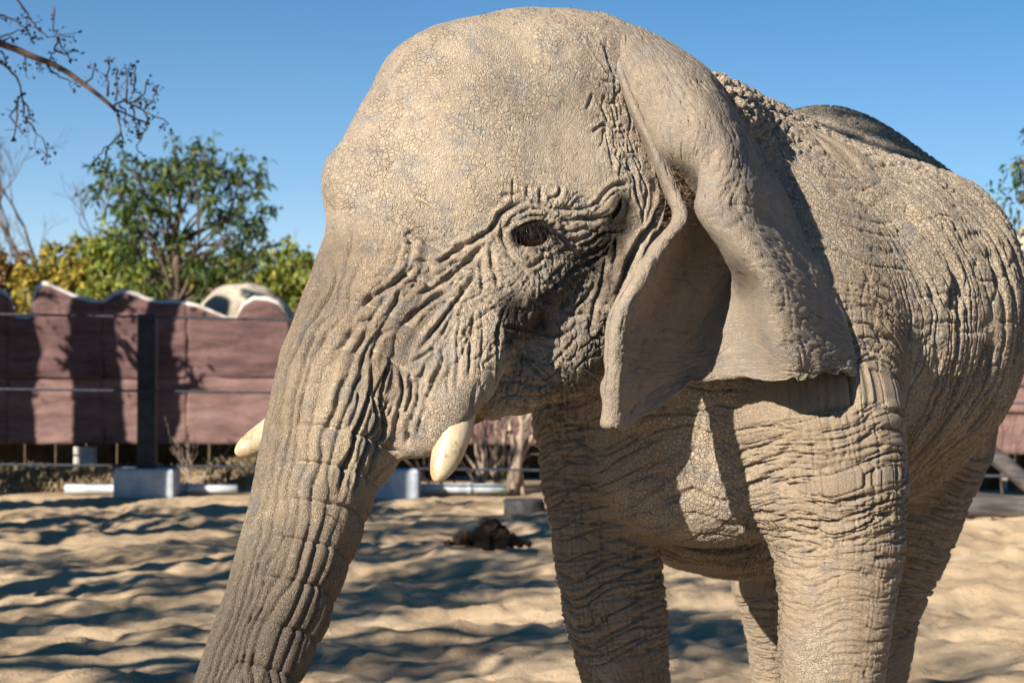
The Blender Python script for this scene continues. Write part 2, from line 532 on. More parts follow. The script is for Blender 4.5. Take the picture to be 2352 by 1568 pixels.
BVH = BVHTree.FromPolygons(V0.tolist(), Q0.tolist())
SV, SF, SN = subdivide(V0, Q0)
def refine(V, F, Nn, mask):
    """split the masked quads in four; their neighbours take the new edge points as extra corners"""
    nv = len(V)
    a, b = F, np.roll(F, -1, 1)
    key = np.minimum(a, b).astype(np.int64) * nv + np.maximum(a, b)
    uk = np.unique(key[mask])
    e0, e1 = uk // nv, uk % nv
    def curved(pts):                          # points and the corners whose tangent planes they follow
        m = sum(V[i] for i in pts) / len(pts)
        c = sum(m - ((m - V[i]) * Nn[i]).sum(1)[:, None] * Nn[i] for i in pts) / len(pts)
        return m + 0.75 * (c - m)
    fm = F[mask]
    Vn = np.concatenate([V, curved([e0, e1]), curved([fm[:, k] for k in range(4)])])
    pos = np.searchsorted(uk, key); pos = np.minimum(pos, len(uk) - 1)
    has = uk[pos] == key
    ei = pos + nv
    fi = np.arange(len(fm)) + nv + len(uk)
    em = ei[mask]
    quads = np.concatenate([np.stack([fm[:, k], em[:, k], fi, em[:, k - 1]], 1) for k in range(4)])
    rest, rh, re = F[~mask], has[~mask], ei[~mask]
    plain = ~rh.any(1)
    quads = np.concatenate([quads, rest[plain]])
    ngons = []
    for f, h_, e in zip(rest[~plain].tolist(), rh[~plain].tolist(), re[~plain].tolist()):
        g = []
        for k in range(4):
            g.append(f[k])
            if h_[k]: g.append(e[k])
        ngons.append(g)
    return Vn, quads.astype(np.int32), ngons

vd = SV - CAM
dep = vd @ FWD
px, py = 1176 + FPX * vd[:, 0] / dep, 784 - FPX * (vd @ UPV) / dep
fine = ((SN * vd).sum(1) < 0.12 * np.linalg.norm(vd, axis=1)) & (px > -60) & (px < 2420) & (py > -60) & (py < 1640)
fm_ = fine[SF].all(1)
SV, SF, SNG = refine(SV, SF, SN, fm_)
SN = vert_normals(SV, np.concatenate([SF] + ([np.array([[g[0], g[1], g[-2], g[-1]] for g in SNG])] if SNG else [])))
NB = len(SV)
print('refined', NB, len(SF), len(SNG))
vd = SV - CAM
SEEN = ((SN * vd).sum(1) < 0.35 * np.linalg.norm(vd, axis=1)) & (SV[:, 2] > 0.3)      # fine relief where it can be looked at

def hit(x, y):
    d = norm(P(x, y, 1.0) - CAM)
    r = BVH.ray_cast(Vector(CAM), Vector(d), 9.0)
    return np.array(r[0]) if r[0] is not None else None

def to_axis(p, c):
    """coordinates along a limb: length s, angle, distance"""
    L = np.r_[0, np.cumsum(np.linalg.norm(np.diff(c, axis=0), axis=1))]
    best = np.full(len(p), 9.0); s = np.zeros(len(p)); q = np.zeros_like(p); ax = np.zeros_like(p)
    for i in range(len(c) - 1):
        ab = c[i + 1] - c[i]
        t = np.clip((p - c[i]) @ ab / (ab @ ab), 0, 1)
        r = p - c[i] - t[:, None] * ab
        d = np.linalg.norm(r, axis=1)
        m = d < best
        best[m] = d[m]; s[m] = (L[i] + t * (L[i + 1] - L[i]))[m]; q[m] = r[m]
        ax[m] = ab / np.linalg.norm(ab)
    ref = norm(np.cross(np.cross(c[-1] - c[0], [0, -1.0, 0]), c[-1] - c[0]))    # towards the viewer, square to the limb
    side = norm(np.cross(c[-1] - c[0], ref))
    return s, np.arctan2(q @ side, q @ ref), best

def chain_c(i):
    return PRIMS[i][1][0]
chains = [i for i, p in enumerate(PRIMS) if p[0] == 'chain']
def find_chain(x, y, d):
    t = P(x, y, d)
    return min(chains, key=lambda i: np.linalg.norm(PRIMS[i][1][0][0] - t))
TR = find_chain(930, 500, 5.02)
LEGS = [find_chain(1815, 520, 5.94), find_chain(1420, 700, 5.95), find_chain(2120, 800, 6.95), find_chain(1850, 950, 7.35)]

def dist_chain(p, i):
    c, rr, _ = PRIMS[i][1]
    out = np.full(len(p), 9.0)
    near = np.nonzero(((p > c.min(0) - rr.max() - 0.15) & (p < c.max(0) + rr.max() + 0.15)).all(1))[0]
    p = p[near]
    d = np.full(len(p), 9.0)
    for j in range(len(c) - 1):
        ab = c[j + 1] - c[j]
        t = np.clip((p - c[j]) @ ab / (ab @ ab), 0, 1)
        d = np.minimum(d, np.linalg.norm(p - c[j] - t[:, None] * ab, axis=1) - rr[j] - t * (rr[j + 1] - rr[j]))
    out[near] = d
    return out
def sstep(x, a, b):
    t = np.clip((x - a) / (b - a), 0, 1)
    return t * t * (3 - 2 * t)

# region weights
d_tr = dist_chain(SV, TR)
s_tr, a_tr, r_tr = to_axis(SV, chain_c(TR))
w_trunk = sstep(d_tr, 0.045, 0.005) * sstep(s_tr, 0.10, 0.26)
w_leg = [sstep(dist_chain(SV, i), 0.07, 0.01) for i in LEGS]
head_d = np.full(NB, 9.0)
for kind, data, k in PRIMS[N_BODY:]:
    if kind == 'ell':
        q = (SV - data[0]) @ data[1].T
        head_d = np.minimum(head_d, (np.linalg.norm(q / data[2], axis=1) - 1) * data[2].min())
for i in chains:
    if i >= N_BODY: head_d = np.minimum(head_d, dist_chain(SV, i))
w_head = sstep(head_d, 0.09, 0.02)
w_legs = np.maximum.reduce(w_leg) * (1 - w_head)
w_torso = np.clip(1 - w_head - w_legs, 0, 1)
bt = -((SV - np.array([0.653, 5.675, 0])) @ BF)                 # along the body
bl = (SV - np.array([0.653, 5.675, 0])) @ BL
bphi = np.arctan2(bl, SV[:, 2] - 1.9)
w_back = w_torso * sstep(SV[:, 2], 2.25, 2.55)

disp = np.zeros(NB)
def creases(coords, w, seed):
    """1 on thin wandering lines where a noise field changes sign"""
    n = vnoise(coords, seed) + 0.45 * vnoise(np.asarray(coords) * 2.1, seed + 5)
    return np.exp(-(n / w) ** 2)
def sub(mask):
    return np.nonzero(mask & SEEN)[0]

# trunk: cross rings and long folds, deepest at the back
ix = sub((w_trunk > 0.01))
s, a, wt = s_tr[ix], a_tr[ix], w_trunk[ix]
pw = SV[ix]
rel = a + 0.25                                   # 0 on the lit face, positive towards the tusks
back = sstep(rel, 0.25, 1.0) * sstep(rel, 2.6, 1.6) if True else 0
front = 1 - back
jit = 0.030 * vnoise(np.c_[a * 0.9, s * 2.0, np.full(len(a), 1.0)], 3)
ph = (s + jit + 0.035 * np.cos(a + 0.5)) / 0.102
ringd = np.abs(ph - np.round(ph)) * 0.102
ringw = 0.5 + 0.5 * vnoise(np.c_[np.round(ph) * 3.7, a * 1.2], 9)
ring = np.exp(-(ringd / 0.0055) ** 2) * (0.35 + 0.9 * np.clip(ringw, 0, 1))
puff = np.cos(np.pi * np.clip(ringd / 0.051, 0, 1)) * -0.5
warp = 0.22 * vnoise(np.c_[s * 5, a * 1.3], 21) + 0.10 * vnoise(np.c_[s * 14, a * 3], 22)
longf = 26 * (a + warp + 0.12 * s) / (2 * np.pi)
lf = np.abs(longf - np.round(longf)) * 2         # 1 at grooves
lamp = 0.35 + 0.65 * np.clip(0.5 + vnoise(np.c_[np.round(longf) * 2.3, s * 4.5], 31), 0, 1)
lines = np.exp(-((1 - lf) / 0.33) ** 1.5) * lamp
fr2 = vnoise(np.c_[a * 9 + 2 * warp, s * 6], 33)
disp[ix] += wt * (-0.0095 * ring * (0.06 + 0.94 * front) + 0.0034 * puff * front
                  - (0.0065 * front + 0.018 * back) * lines + 0.0030 * fr2 * front)
ring_dust = np.zeros(NB)
ring_dust[ix] = wt * ring * front
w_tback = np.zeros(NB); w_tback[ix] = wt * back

# legs: wrinkles run round the leg, broken by fine uprights
for n_, (i, wl_) in enumerate(zip(LEGS, w_leg)):
    m = wl_ * (1 - w_head)
    ix = sub(m > 0.01)
    s, a, r = to_axis(SV[ix], chain_c(i))
    wr = 0.026 * vnoise(np.c_[a * 1.3, s * 3], 40 + n_)
    fade = 1 - 0.62 * sstep(s, 1.02, 1.25)
    c1 = creases(np.c_[a * 0.75 + n_ * 9, (s + wr + 0.022 * np.sin(a * 2 + s * 3)) * 31], 0.125, 50 + n_)
    c2 = creases(np.c_[a * 1.6 + n_ * 5, (s + wr) * 58], 0.20, 60 + n_)
    c3 = creases(np.c_[a * 9, s * 5.0], 0.16, 70 + n_)
    c5 = creases(np.c_[a * 1.0 + n_ * 7, (s + wr) * 40 + 3], 0.11, 65 + n_)
    swell = vnoise(np.c_[a * 0.8, (s + wr) * 33], 50 + n_)
    k = [1.0, 0.8, 0.9, 0.7][n_]
    disp[ix] += m[ix] * k * fade * (-0.0115 * c1 - 0.0075 * c5 - 0.0062 * c2 - 0.0036 * c3 + 0.004 * np.abs(swell))
    if n_ == 1:
        c4 = creases(np.c_[a * 7 + s * 4, s * 3.2], 0.18, 77)
        disp[ix] -= m[ix] * 0.004 * c4

# torso: upright folds round the barrel, knobs along the withers, plates on the rump
ix = sub((w_torso > 0.01))
t, ph2, z, wto = bt[ix], bphi[ix], SV[ix, 2], w_torso[ix]
p3 = SV[ix]
wrp = 0.10 * vnoise(np.c_[t * 2.2, ph2 * 1.5], 80) + 0.03 * vnoise(np.c_[t * 8, ph2 * 5], 81)
shoul = sstep(t, 0.95, 0.6)
side = sstep(np.abs(ph2), 0.35, 0.8)
c1 = creases(np.c_[(t + wrp * 0.6 - 0.16 * ph2) * 15, ph2 * 0.9], 0.10, 82)
c2 = creases(np.c_[(t + wrp * 0.6 - 0.16 * ph2) * 34, ph2 * 2.4], 0.14, 83)
c3 = creases(np.c_[(t + wrp) * 7 + 3, ph2 * 8.0], 0.12, 84)
iso = creases(p3 * 16, 0.14, 86)
chest = sstep(t, 0.25, -0.05)
cch = creases(np.c_[bl[ix] * 4.0, (z + 0.35 * np.abs(bl[ix]) + 0.06 * vnoise(p3 * 4, 87)) * 24], 0.2, 88)
rump = sstep(t, 0.85, 1.05)
disp[ix] += wto * (-(0.020 * c1 + 0.009 * c2 + 0.005 * c3) * side * (1 - 0.75 * rump) * (1 - 0.8 * chest)
                   - 0.0035 * iso * (1 - chest) * (0.5 + rump) - 0.0075 * cch * chest)

def worley(p, cell, seed):
    q = p / cell
    i = np.floor(q).astype(np.int64)
    f1 = np.full(len(p), 9.0); f2 = np.full(len(p), 9.0)
    for o in np.ndindex(3, 3, 3):
        c = i + np.array(o) - 1
        h = (c[:, 0] * 73856093 ^ c[:, 1] * 19349663 ^ c[:, 2] * 83492791 ^ seed * 2654435) & 0xffffffff
        pts = []
        for k in range(3):
            h = ((h ^ (h >> 15)) * 2246822519 + 3266489917) & 0xffffffff
            pts.append(((h >> 8) & 0xffff) / 65535.0)
        d = np.linalg.norm(c + np.stack(pts, 1) - q, axis=1)
        f2 = np.minimum(f2, np.maximum(d, f1)); f1 = np.minimum(f1, d)
    return f1, f2
ridge = w_torso * sstep(bt, 1.05, 0.7) * sstep(SV[:, 2], 2.3, 2.5)
ix = sub(ridge > 0.02)
f1, f2 = worley(SV[ix] + 0.01 * np.stack([vnoise(SV[ix] * 20, 90 + k) for k in range(3)], 1), 0.040, 4)
disp[ix] += ridge[ix] * (np.clip(f2 - f1, 0, 0.45) / 0.45 - 0.6) * 0.014
ix = sub((w_torso > 0.02) & (ridge < 0.5) & (bphi > -0.4))
f1, f2 = worley(SV[ix] + 0.008 * np.stack([vnoise(SV[ix] * 30, 95 + k) for k in range(3)], 1), 0.026, 7)
disp[ix] += (w_torso[ix] * (1 - ridge[ix]) * (0.35 + 0.65 * sstep(bt[ix], 0.5, 1.0))) * (np.clip(f2 - f1, 0, 0.35) / 0.35 - 0.7) * 0.0048

print('TIMING proc', round(time.time()-T0,1))
# drawn folds of the face, found on the real surface
def EZ(z): return [(1010.7 + 0.2636 * x, 321.6 + 0.2636 * y) for x, y in z]
def CZ(z): return [(597.2 + 0.4102 * x, 505.3 + 0.4102 * y) for x, y in z]
def HZ(z): return [(643.1 + 0.4102 * x, 0.4102 * y) for x, y in z]
STROKES = []     # points, half width (m), depth (m), ridge share
def st(conv, pts, w, d, ridge=0.35):
    STROKES.append((conv(pts), w * 0.52, d * 1.1, ridge))
# lids and the folds round the eye
for pts, w, d in [
    ([(130, 1000), (250, 910), (380, 830), (480, 740), (530, 650), (600, 600), (700, 560), (790, 515)], .0075, .013),
    ([(520, 500), (600, 470), (700, 465)], .005, .005), ([(640, 330), (640, 450), (640, 570)], .005, .006),
    ([(770, 390), (765, 500)], .005, .006), ([(885, 400), (880, 530), (920, 570)], .006, .009),
    ([(1060, 390), (1030, 480), (940, 510)], .006, .008), ([(780, 520), (860, 560), (960, 590)], .006, .008),
    ([(545, 660), (540, 780), (560, 900), (600, 1000), (650, 1060)], .006, .010),
    ([(560, 790), (610, 690), (700, 640), (820, 600), (930, 620), (1010, 680), (1110, 760), (1190, 800)], .0055, .010),
    ([(600, 830), (650, 760), (720, 690), (830, 660), (930, 690), (1000, 760)], .004, .006),
    ([(600, 930), (630, 1030), (700, 1085), (790, 1100), (860, 1060), (900, 980), (910, 900)], .005, .008),
    ([(455, 870), (440, 950), (460, 1080), (490, 1180), (500, 1300)], .006, .009),
    ([(370, 1000), (365, 1150), (380, 1330)], .006, .008),
    ([(0, 1280), (100, 1180), (220, 1060), (330, 960), (430, 880)], .007, .012),
    ([(980, 640), (1080, 700), (1200, 690), (1350, 690), (1480, 680)], .005, .007),
    ([(1010, 790), (1150, 800), (1250, 770), (1340, 770)], .005, .007),
    ([(1060, 870), (1200, 870), (1300, 830), (1400, 760)], .005, .008),
    ([(1100, 930), (1250, 920), (1370, 850), (1460, 800)], .005, .008),
    ([(1140, 1040), (1250, 1020), (1400, 960), (1470, 900)], .006, .008),
    ([(1110, 1150), (1200, 1110), (1290, 1060), (1390, 1020)], .005, .008), ([(950, 1230), (1000, 1170), (1100, 1080)], .006, .009),
    ([(930, 600), (1100, 600), (1250, 600), (1380, 540), (1450, 460), (1520, 400), (1640, 375), (1700, 370)], .006, .009),
    ([(1330, 620), (1430, 560), (1490, 480), (1560, 430)], .005, .006), ([(1500, 700), (1560, 600), (1590, 500)], .006, .008),
    ([(1610, 110), (1650, 200), (1700, 300), (1710, 400), (1720, 500), (1760, 600), (1770, 740)], .006, .010),
    ([(1690, 150), (1740, 280), (1800, 420), (1790, 560), (1760, 700)], .005, .008),
    ([(1830, 50), (1890, 130), (1890, 250), (1910, 420), (1920, 560), (1880, 700), (1800, 800), (1720, 930), (1660, 1070), (1600, 1230), (1560, 1340), (1530, 1500)], .009, .018),
    ([(1990, 560), (1950, 680), (1920, 800)], .005, .006), ([(1530, 850), (1530, 1000), (1500, 1100)], .006, .009),
    ([(1450, 1000), (1420, 1150), (1400, 1300), (1350, 1420), (1330, 1560), (1300, 1700)], .007, .012),
    ([(1260, 1190), (1200, 1320), (1100, 1430), (1000, 1540)], .006, .010), ([(1350, 1180), (1300, 1350), (1220, 1420), (1130, 1550)], .006, .010),
    ([(1480, 900), (1440, 1000), (1300, 1080), (1150, 1140), (1050, 1250), (960, 1330), (800, 1430)], .007, .010),
    ([(1560, 60), (1550, 160), (1610, 230)], .004, .006), ([(1640, 0), (1650, 100), (1700, 100)], .004, .006),
]: st(EZ, pts, w, d)
# folds from the eye to the tusk and down the sheath
for pts, w, d in [
    ([(560, 470), (620, 430), (700, 380), (770, 340), (830, 290), (870, 240)], .010, .016), ([(780, 390), (760, 470), (720, 520)], .006, .008),
    ([(870, 420), (980, 370), (1060, 310), (1150, 240), (1230, 190)], .008, .012), ([(985, 250), (1060, 195), (1150, 140), (1240, 90), (1290, 50)], .009, .014),
    ([(800, 590), (900, 500), (970, 440), (1060, 400)], .009, .012), ([(890, 730), (960, 640), (1020, 560), (1100, 450), (1160, 370), (1230, 270)], .009, .015),
    ([(430, 710), (500, 640), (560, 570), (630, 560)], .007, .010), ([(500, 760), (560, 700), (600, 640), (650, 600)], .007, .009),
    ([(620, 790), (650, 700), (680, 640), (750, 610)], .007, .011), ([(1110, 460), (1060, 560), (1010, 660)], .005, .007),
    ([(1200, 490), (1190, 600), (1180, 700), (1175, 880)], .005, .009), ([(1020, 700), (1015, 800), (960, 920), (910, 1050)], .006, .011),
    ([(1130, 520), (1105, 650), (1110, 800), (1100, 960)], .005, .006), ([(1240, 500), (1250, 640), (1240, 800)], .005, .006),
    ([(850, 890), (840, 1000), (800, 1090)], .008, .014), ([(740, 760), (700, 870), (680, 1000), (690, 1100)], .008, .015),
    ([(790, 830), (800, 950), (780, 1060), (750, 1200)], .008, .015), ([(920, 780), (920, 900), (910, 980)], .005, .007),
    ([(630, 780), (620, 960), (580, 1080), (540, 1200), (500, 1330), (470, 1420), (440, 1560)], .009, .017),
    ([(690, 850), (640, 1000), (650, 1130), (600, 1250), (560, 1400), (520, 1560)], .008, .016),
    ([(740, 1000), (690, 1090), (700, 1180), (640, 1330), (600, 1480)], .008, .016), ([(560, 940), (540, 1060), (500, 1180)], .007, .009),
    ([(870, 1060), (830, 1150), (820, 1260)], .007, .012), ([(950, 1000), (900, 1110), (880, 1220)], .005, .006),
    ([(1060, 800), (1050, 900), (1060, 980)], .004, .005), ([(960, 760), (900, 880), (880, 1000), (860, 1090)], .006, .010),
    ([(660, 520), (560, 600), (480, 660), (400, 740)], .006, .006), ([(340, 600), (270, 700), (240, 800)], .007, .005),
    ([(450, 560), (370, 640), (330, 720)], .007, .005), ([(700, 580), (640, 650), (590, 740), (560, 840)], .006, .008),
    ([(580, 860), (530, 940), (510, 1060)], .006, .007), ([(480, 880), (440, 960), (420, 1060)], .007, .005),
    ([(1390, 470), (1340, 580), (1330, 700), (1320, 900), (1280, 1040)], .008, .012),
    ([(1320, 590), (1450, 610), (1560, 640), (1680, 640), (1790, 590)], .006, .009), ([(1340, 700), (1450, 660), (1560, 690), (1700, 720)], .005, .007),
    ([(1330, 800), (1450, 760), (1550, 800), (1650, 900)], .006, .008), ([(1400, 640), (1470, 760), (1560, 850), (1650, 930)], .006, .008),
    ([(1790, 640), (1700, 740), (1620, 830)], .006, .008), ([(1300, 920), (1420, 900), (1560, 930), (1700, 900)], .006, .008),
    ([(1310, 1010), (1420, 980), (1560, 990), (1700, 950)], .006, .008), ([(1400, 860), (1380, 960), (1400, 1060)], .005, .007), ([(1500, 850), (1480, 960), (1500, 1040)], .005, .007),
]: st(CZ, pts, w * (0.72 if w >= 0.008 else 0.9), d)
# temple, ear root and crown
for pts, w, d in [
    ([(1740, 745), (1790, 710), (1830, 690), (1880, 720)], .006, .012), ([(1790, 570), (1830, 650), (1870, 710)], .005, .009), ([(1850, 560), (1870, 640), (1880, 700)], .005, .009),
    ([(1760, 440), (1820, 450), (1890, 465)], .006, .009), ([(1930, 540), (1950, 620), (1970, 690)], .005, .008), ([(1880, 740), (1910, 740), (1960, 720)], .005, .008),
    ([(1900, 780), (1930, 850), (1960, 850)], .005, .009), ([(1930, 860), (1930, 930)], .005, .008), ([(1840, 200), (1830, 300), (1880, 420)], .007, .006),
    ([(1690, 200), (1760, 320), (1850, 440)], .006, -.004), ([(1770, 200), (1830, 330)], .005, -.004), ([(1760, 520), (1720, 620)], .005, .004),
    ([(1980, 900), (2000, 1000), (1990, 1100)], .006, .010), ([(1640, 140), (1720, 150), (1830, 180)], .006, .006), ([(380, 1190), (350, 1250)], .008, .005),
    ([(240, 1110), (300, 1180), (420, 1160), (560, 1190)], .02, .006), ([(270, 1370), (420, 1380), (560, 1400), (700, 1420)], .012, .005),
    ([(560, 1190), (700, 1260), (820, 1340), (920, 1400)], .010, .005), ([(680, 1560), (760, 1480)], .009, .010),
    ([(600, 960), (640, 900)], .015, .004), ([(260, 1290), (400, 1300), (520, 1330)], .014, .004),
]: st(HZ, pts, w * 0.8, d * 0.55 if d > 0.005 and w < 0.008 else d)

def smooth_poly(pts, step):
    pts = np.array(pts, float)
    out = []
    n = len(pts)
    for i in range(n - 1):
        p0, p1, p2, p3 = pts[max(i - 1, 0)], pts[i], pts[i + 1], pts[min(i + 2, n - 1)]
        m = max(2, int(np.linalg.norm(p2 - p1) / step))
        for t in np.arange(m) / m:
            out.append(0.5 * (2 * p1 + (p2 - p0) * t + (2 * p0 - 5 * p1 + 4 * p2 - p3) * t * t + (3 * p1 - p0 - 3 * p2 + p3) * t ** 3))
    out.append(pts[-1])
    return np.array(out)

HV = sub((w_head > 0.0) & (SV[:, 2] > 0.6))
HP, HN = SV[HV], SN[HV]
cre, rdg = np.zeros(len(HV)), np.zeros(len(HV))
wob = vnoise(HP * 60, 120) * 0.0025
wid = 1 + 0.45 * vnoise(HP * 28, 121)
for pts, w, d, rs in STROKES:
    q = [hit(x, y) for x, y in smooth_poly(pts, 9)]
    q = np.array([v for v in q if v is not None])
    if len(q) < 2: continue
    lo, hi_ = q.min(0) - 4.5 * w, q.max(0) + 4.5 * w
    m = np.nonzero(((HP > lo) & (HP < hi_)).all(1))[0]
    if not len(m): continue
    best = np.full(len(m), 9.0); tt = np.zeros(len(m))
    for i in range(len(q) - 1):
        ab = q[i + 1] - q[i]
        if ab @ ab > 0.01 or ab @ ab < 1e-12: continue
        t = np.clip((HP[m] - q[i]) @ ab / (ab @ ab), 0, 1)
        dd = np.linalg.norm(HP[m] - q[i] - t[:, None] * ab, axis=1)
        u = dd < best
        best[u] = dd[u]; tt[u] = ((i + t) / (len(q) - 1))[u]
    best = np.abs(best + wob[m]) / np.clip(wid[m], 0.5, 1.6)
    taper = np.clip(np.minimum(tt, 1 - tt) * 5, 0.12, 1)
    if d < 0:
        rdg[m] = np.maximum(rdg[m], -d * taper * np.exp(-(best / w) ** 2)); continue
    cre[m] = np.maximum(cre[m], d * taper * (0.85 * np.exp(-(best / w) ** 1.2) + 0.24 * np.exp(-(best / (3.4 * w)) ** 2)))
    rdg[m] = np.maximum(rdg[m], rs * 0.8 * d * taper * np.exp(-((best - 4.0 * w) / (2.0 * w)) ** 2))
disp[HV] += rdg - cre
# soft lumps over the skull
hw = w_head * (1 - w_trunk)
ix = sub(hw > 0.02)
disp[ix] += hw[ix] * (0.004 * vnoise(SV[ix] * 7, 130) + 0.0018 * vnoise(SV[ix] * 19, 131) + 0.0008 * vnoise(SV[ix] * 55, 132))
# fine lines running from the eye to the tusk and down the sheath
cheek = np.clip(hw + 0.5 * w_trunk, 0, 1) * (1 - 0.9 * sstep(s_tr, 0.35, 0.5) * w_trunk) * sstep(np.linalg.norm((SV - P(1000, 725, 4.85)) * np.array([0.85, 0.6, 0.85]), axis=1), 0.29, 0.15)
ix = sub(cheek > 0.02)
rx, ry = (SV[ix] - P(1200, 600, 4.9)) @ RGT, -((SV[ix] - P(1200, 600, 4.9)) @ UPV)
ang = np.arctan2(ry, -rx + 0.05); rr_ = np.hypot(rx, ry)
fan = ang + 0.10 * vnoise(SV[ix] * 9, 145) + 0.04 * vnoise(SV[ix] * 22, 146)
disp[ix] -= cheek[ix] * (0.0095 * creases(np.c_[fan * 8.5, rr_ * 5], 0.085, 147) + 0.005 * creases(np.c_[fan * 19, rr_ * 12], 0.11, 148))
# netted skin where the ear joins the temple
net = hw * sstep(np.linalg.norm((SV - P(1440, 290, 5.05)) * np.array([1.6, 0.6, 0.75]), axis=1), 0.21, 0.08)
ix = sub(net > 0.02)
disp[ix] -= net[ix] * (0.0055 * creases(SV[ix] * np.array([26, 14, 13.0]), 0.12, 165) + 0.003 * creases(SV[ix] * 46, 0.15, 166))
# crow's feet behind the eye
crow = hw * sstep(np.linalg.norm((SV - P(1300, 580, 4.95)) * np.array([1, 0.6, 1]), axis=1), 0.22, 0.09)
ix = sub(crow > 0.02)
rx, ry = (SV[ix] - P(1226, 540, 4.9)) @ RGT, -((SV[ix] - P(1226, 540, 4.9)) @ UPV)
fan = np.arctan2(ry, rx) + 0.12 * vnoise(SV[ix] * 12, 155)
disp[ix] -= crow[ix] * (0.008 * creases(np.c_[fan * 8, np.hypot(rx, ry) * 9], 0.095, 157) + 0.005 * creases(SV[ix] * 42, 0.11, 158))
# lower cheek and jaw: netted fine wrinkles
jaw = hw * sstep(np.abs((SV - P(1270, 800, 5.0)) @ norm(P(1176, 900, 5) - P(1176, 800, 5))), 0.26, 0.16) * sstep(np.linalg.norm(SV - P(1290, 810, 4.98), axis=1), 0.30, 0.18)
ix = sub(jaw > 0.02)
disp[ix] -= jaw[ix] * (0.007 * creases(SV[ix] * np.array([26, 26, 15.0]), 0.10, 140) + 0.0045 * creases(SV[ix] * 42, 0.12, 141))

# eye: a hollow with raised lids
EYE = hit(1226, 538)
ev = HP - EYE
exx, eyy = ev @ RGT, ev @ UPV
er = np.sqrt((exx / 0.050) ** 2 + ((eyy - 0.10 * exx) / 0.031) ** 2)
near_e = np.linalg.norm(ev, axis=1) < 0.09
disp[HV] -= near_e * 0.030 * sstep(er, 1.12, 0.80)
disp[HV] += near_e * 0.008 * np.exp(-((er - 1.32) / 0.17) ** 2) * np.where(eyy > 0, 1.35, 0.7)
disp[HV] += near_e * 0.005 * np.exp(-((er - 1.95) / 0.18) ** 2)
bag = np.sqrt((exx / 0.05) ** 2 + ((eyy + 0.052) / 0.022) ** 2)
disp[HV] += near_e * 0.007 * np.exp(-bag ** 2)
EYE_N = norm(SN[HV][np.argmin(np.linalg.norm(ev, axis=1))])
knee = np.zeros(NB)
for x, y, r in ((1870, 1510, 78), (1385, 1548, 60)):
    h_ = hit(x, y)
    if h_ is not None:
        knee = np.maximum(knee, sstep(np.linalg.norm((SV - h_) * np.array([1.35, 1, 0.8]), axis=1), pm(r, 5.4), pm(r, 5.4) * 0.55))
disp *= 1.28
BODY_V = SV + SN * disp[:, None]

# ---- colour fields
def spot(p, x, y, d, r, soft=0.6):
    return sstep(np.linalg.norm(p - P(x, y, d), axis=1), pm(r, d), pm(r, d) * (1 - soft))
stain_shade = np.zeros(NB)  # gland and mouth-corner stains, lid pigment, and cheek shadow painted in the colour
for x, y, r, k in [(1428, 475, 34, 1), (1415, 515, 44, 1), (1395, 555, 48, .95), (1362, 590, 46, .85), (1330, 622, 44, .7), (1425, 600, 36, .6), (1390, 655, 46, .55), (1290, 655, 40, .55),
                   (1180, 715, 45, .85), (1215, 735, 55, .8), (1250, 700, 40, .7), (1330, 680, 60, .35), (1350, 770, 70, .3), (1320, 870, 60, .4), (1240, 740, 40, .85), (1178, 760, 45, .8),
                   (1186, 545, 20, .6), (1225, 508, 20, .5), (1262, 530, 20, .6), (1225, 572, 18, .4), (1290, 560, 30, .5)]:
    h_ = hit(x, y)
    if h_ is not None:
        stain_shade = np.maximum(stain_shade, k * sstep(np.linalg.norm(SV - h_, axis=1), pm(r, 4.95) * 1.5, pm(r, 4.95) * 0.4))
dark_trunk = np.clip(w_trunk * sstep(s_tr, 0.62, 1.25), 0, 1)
print('stain_shade', stain_shade.max(), (stain_shade > 0.5).sum())
print('TIMING p3_skin', round(time.time()-T0,1))
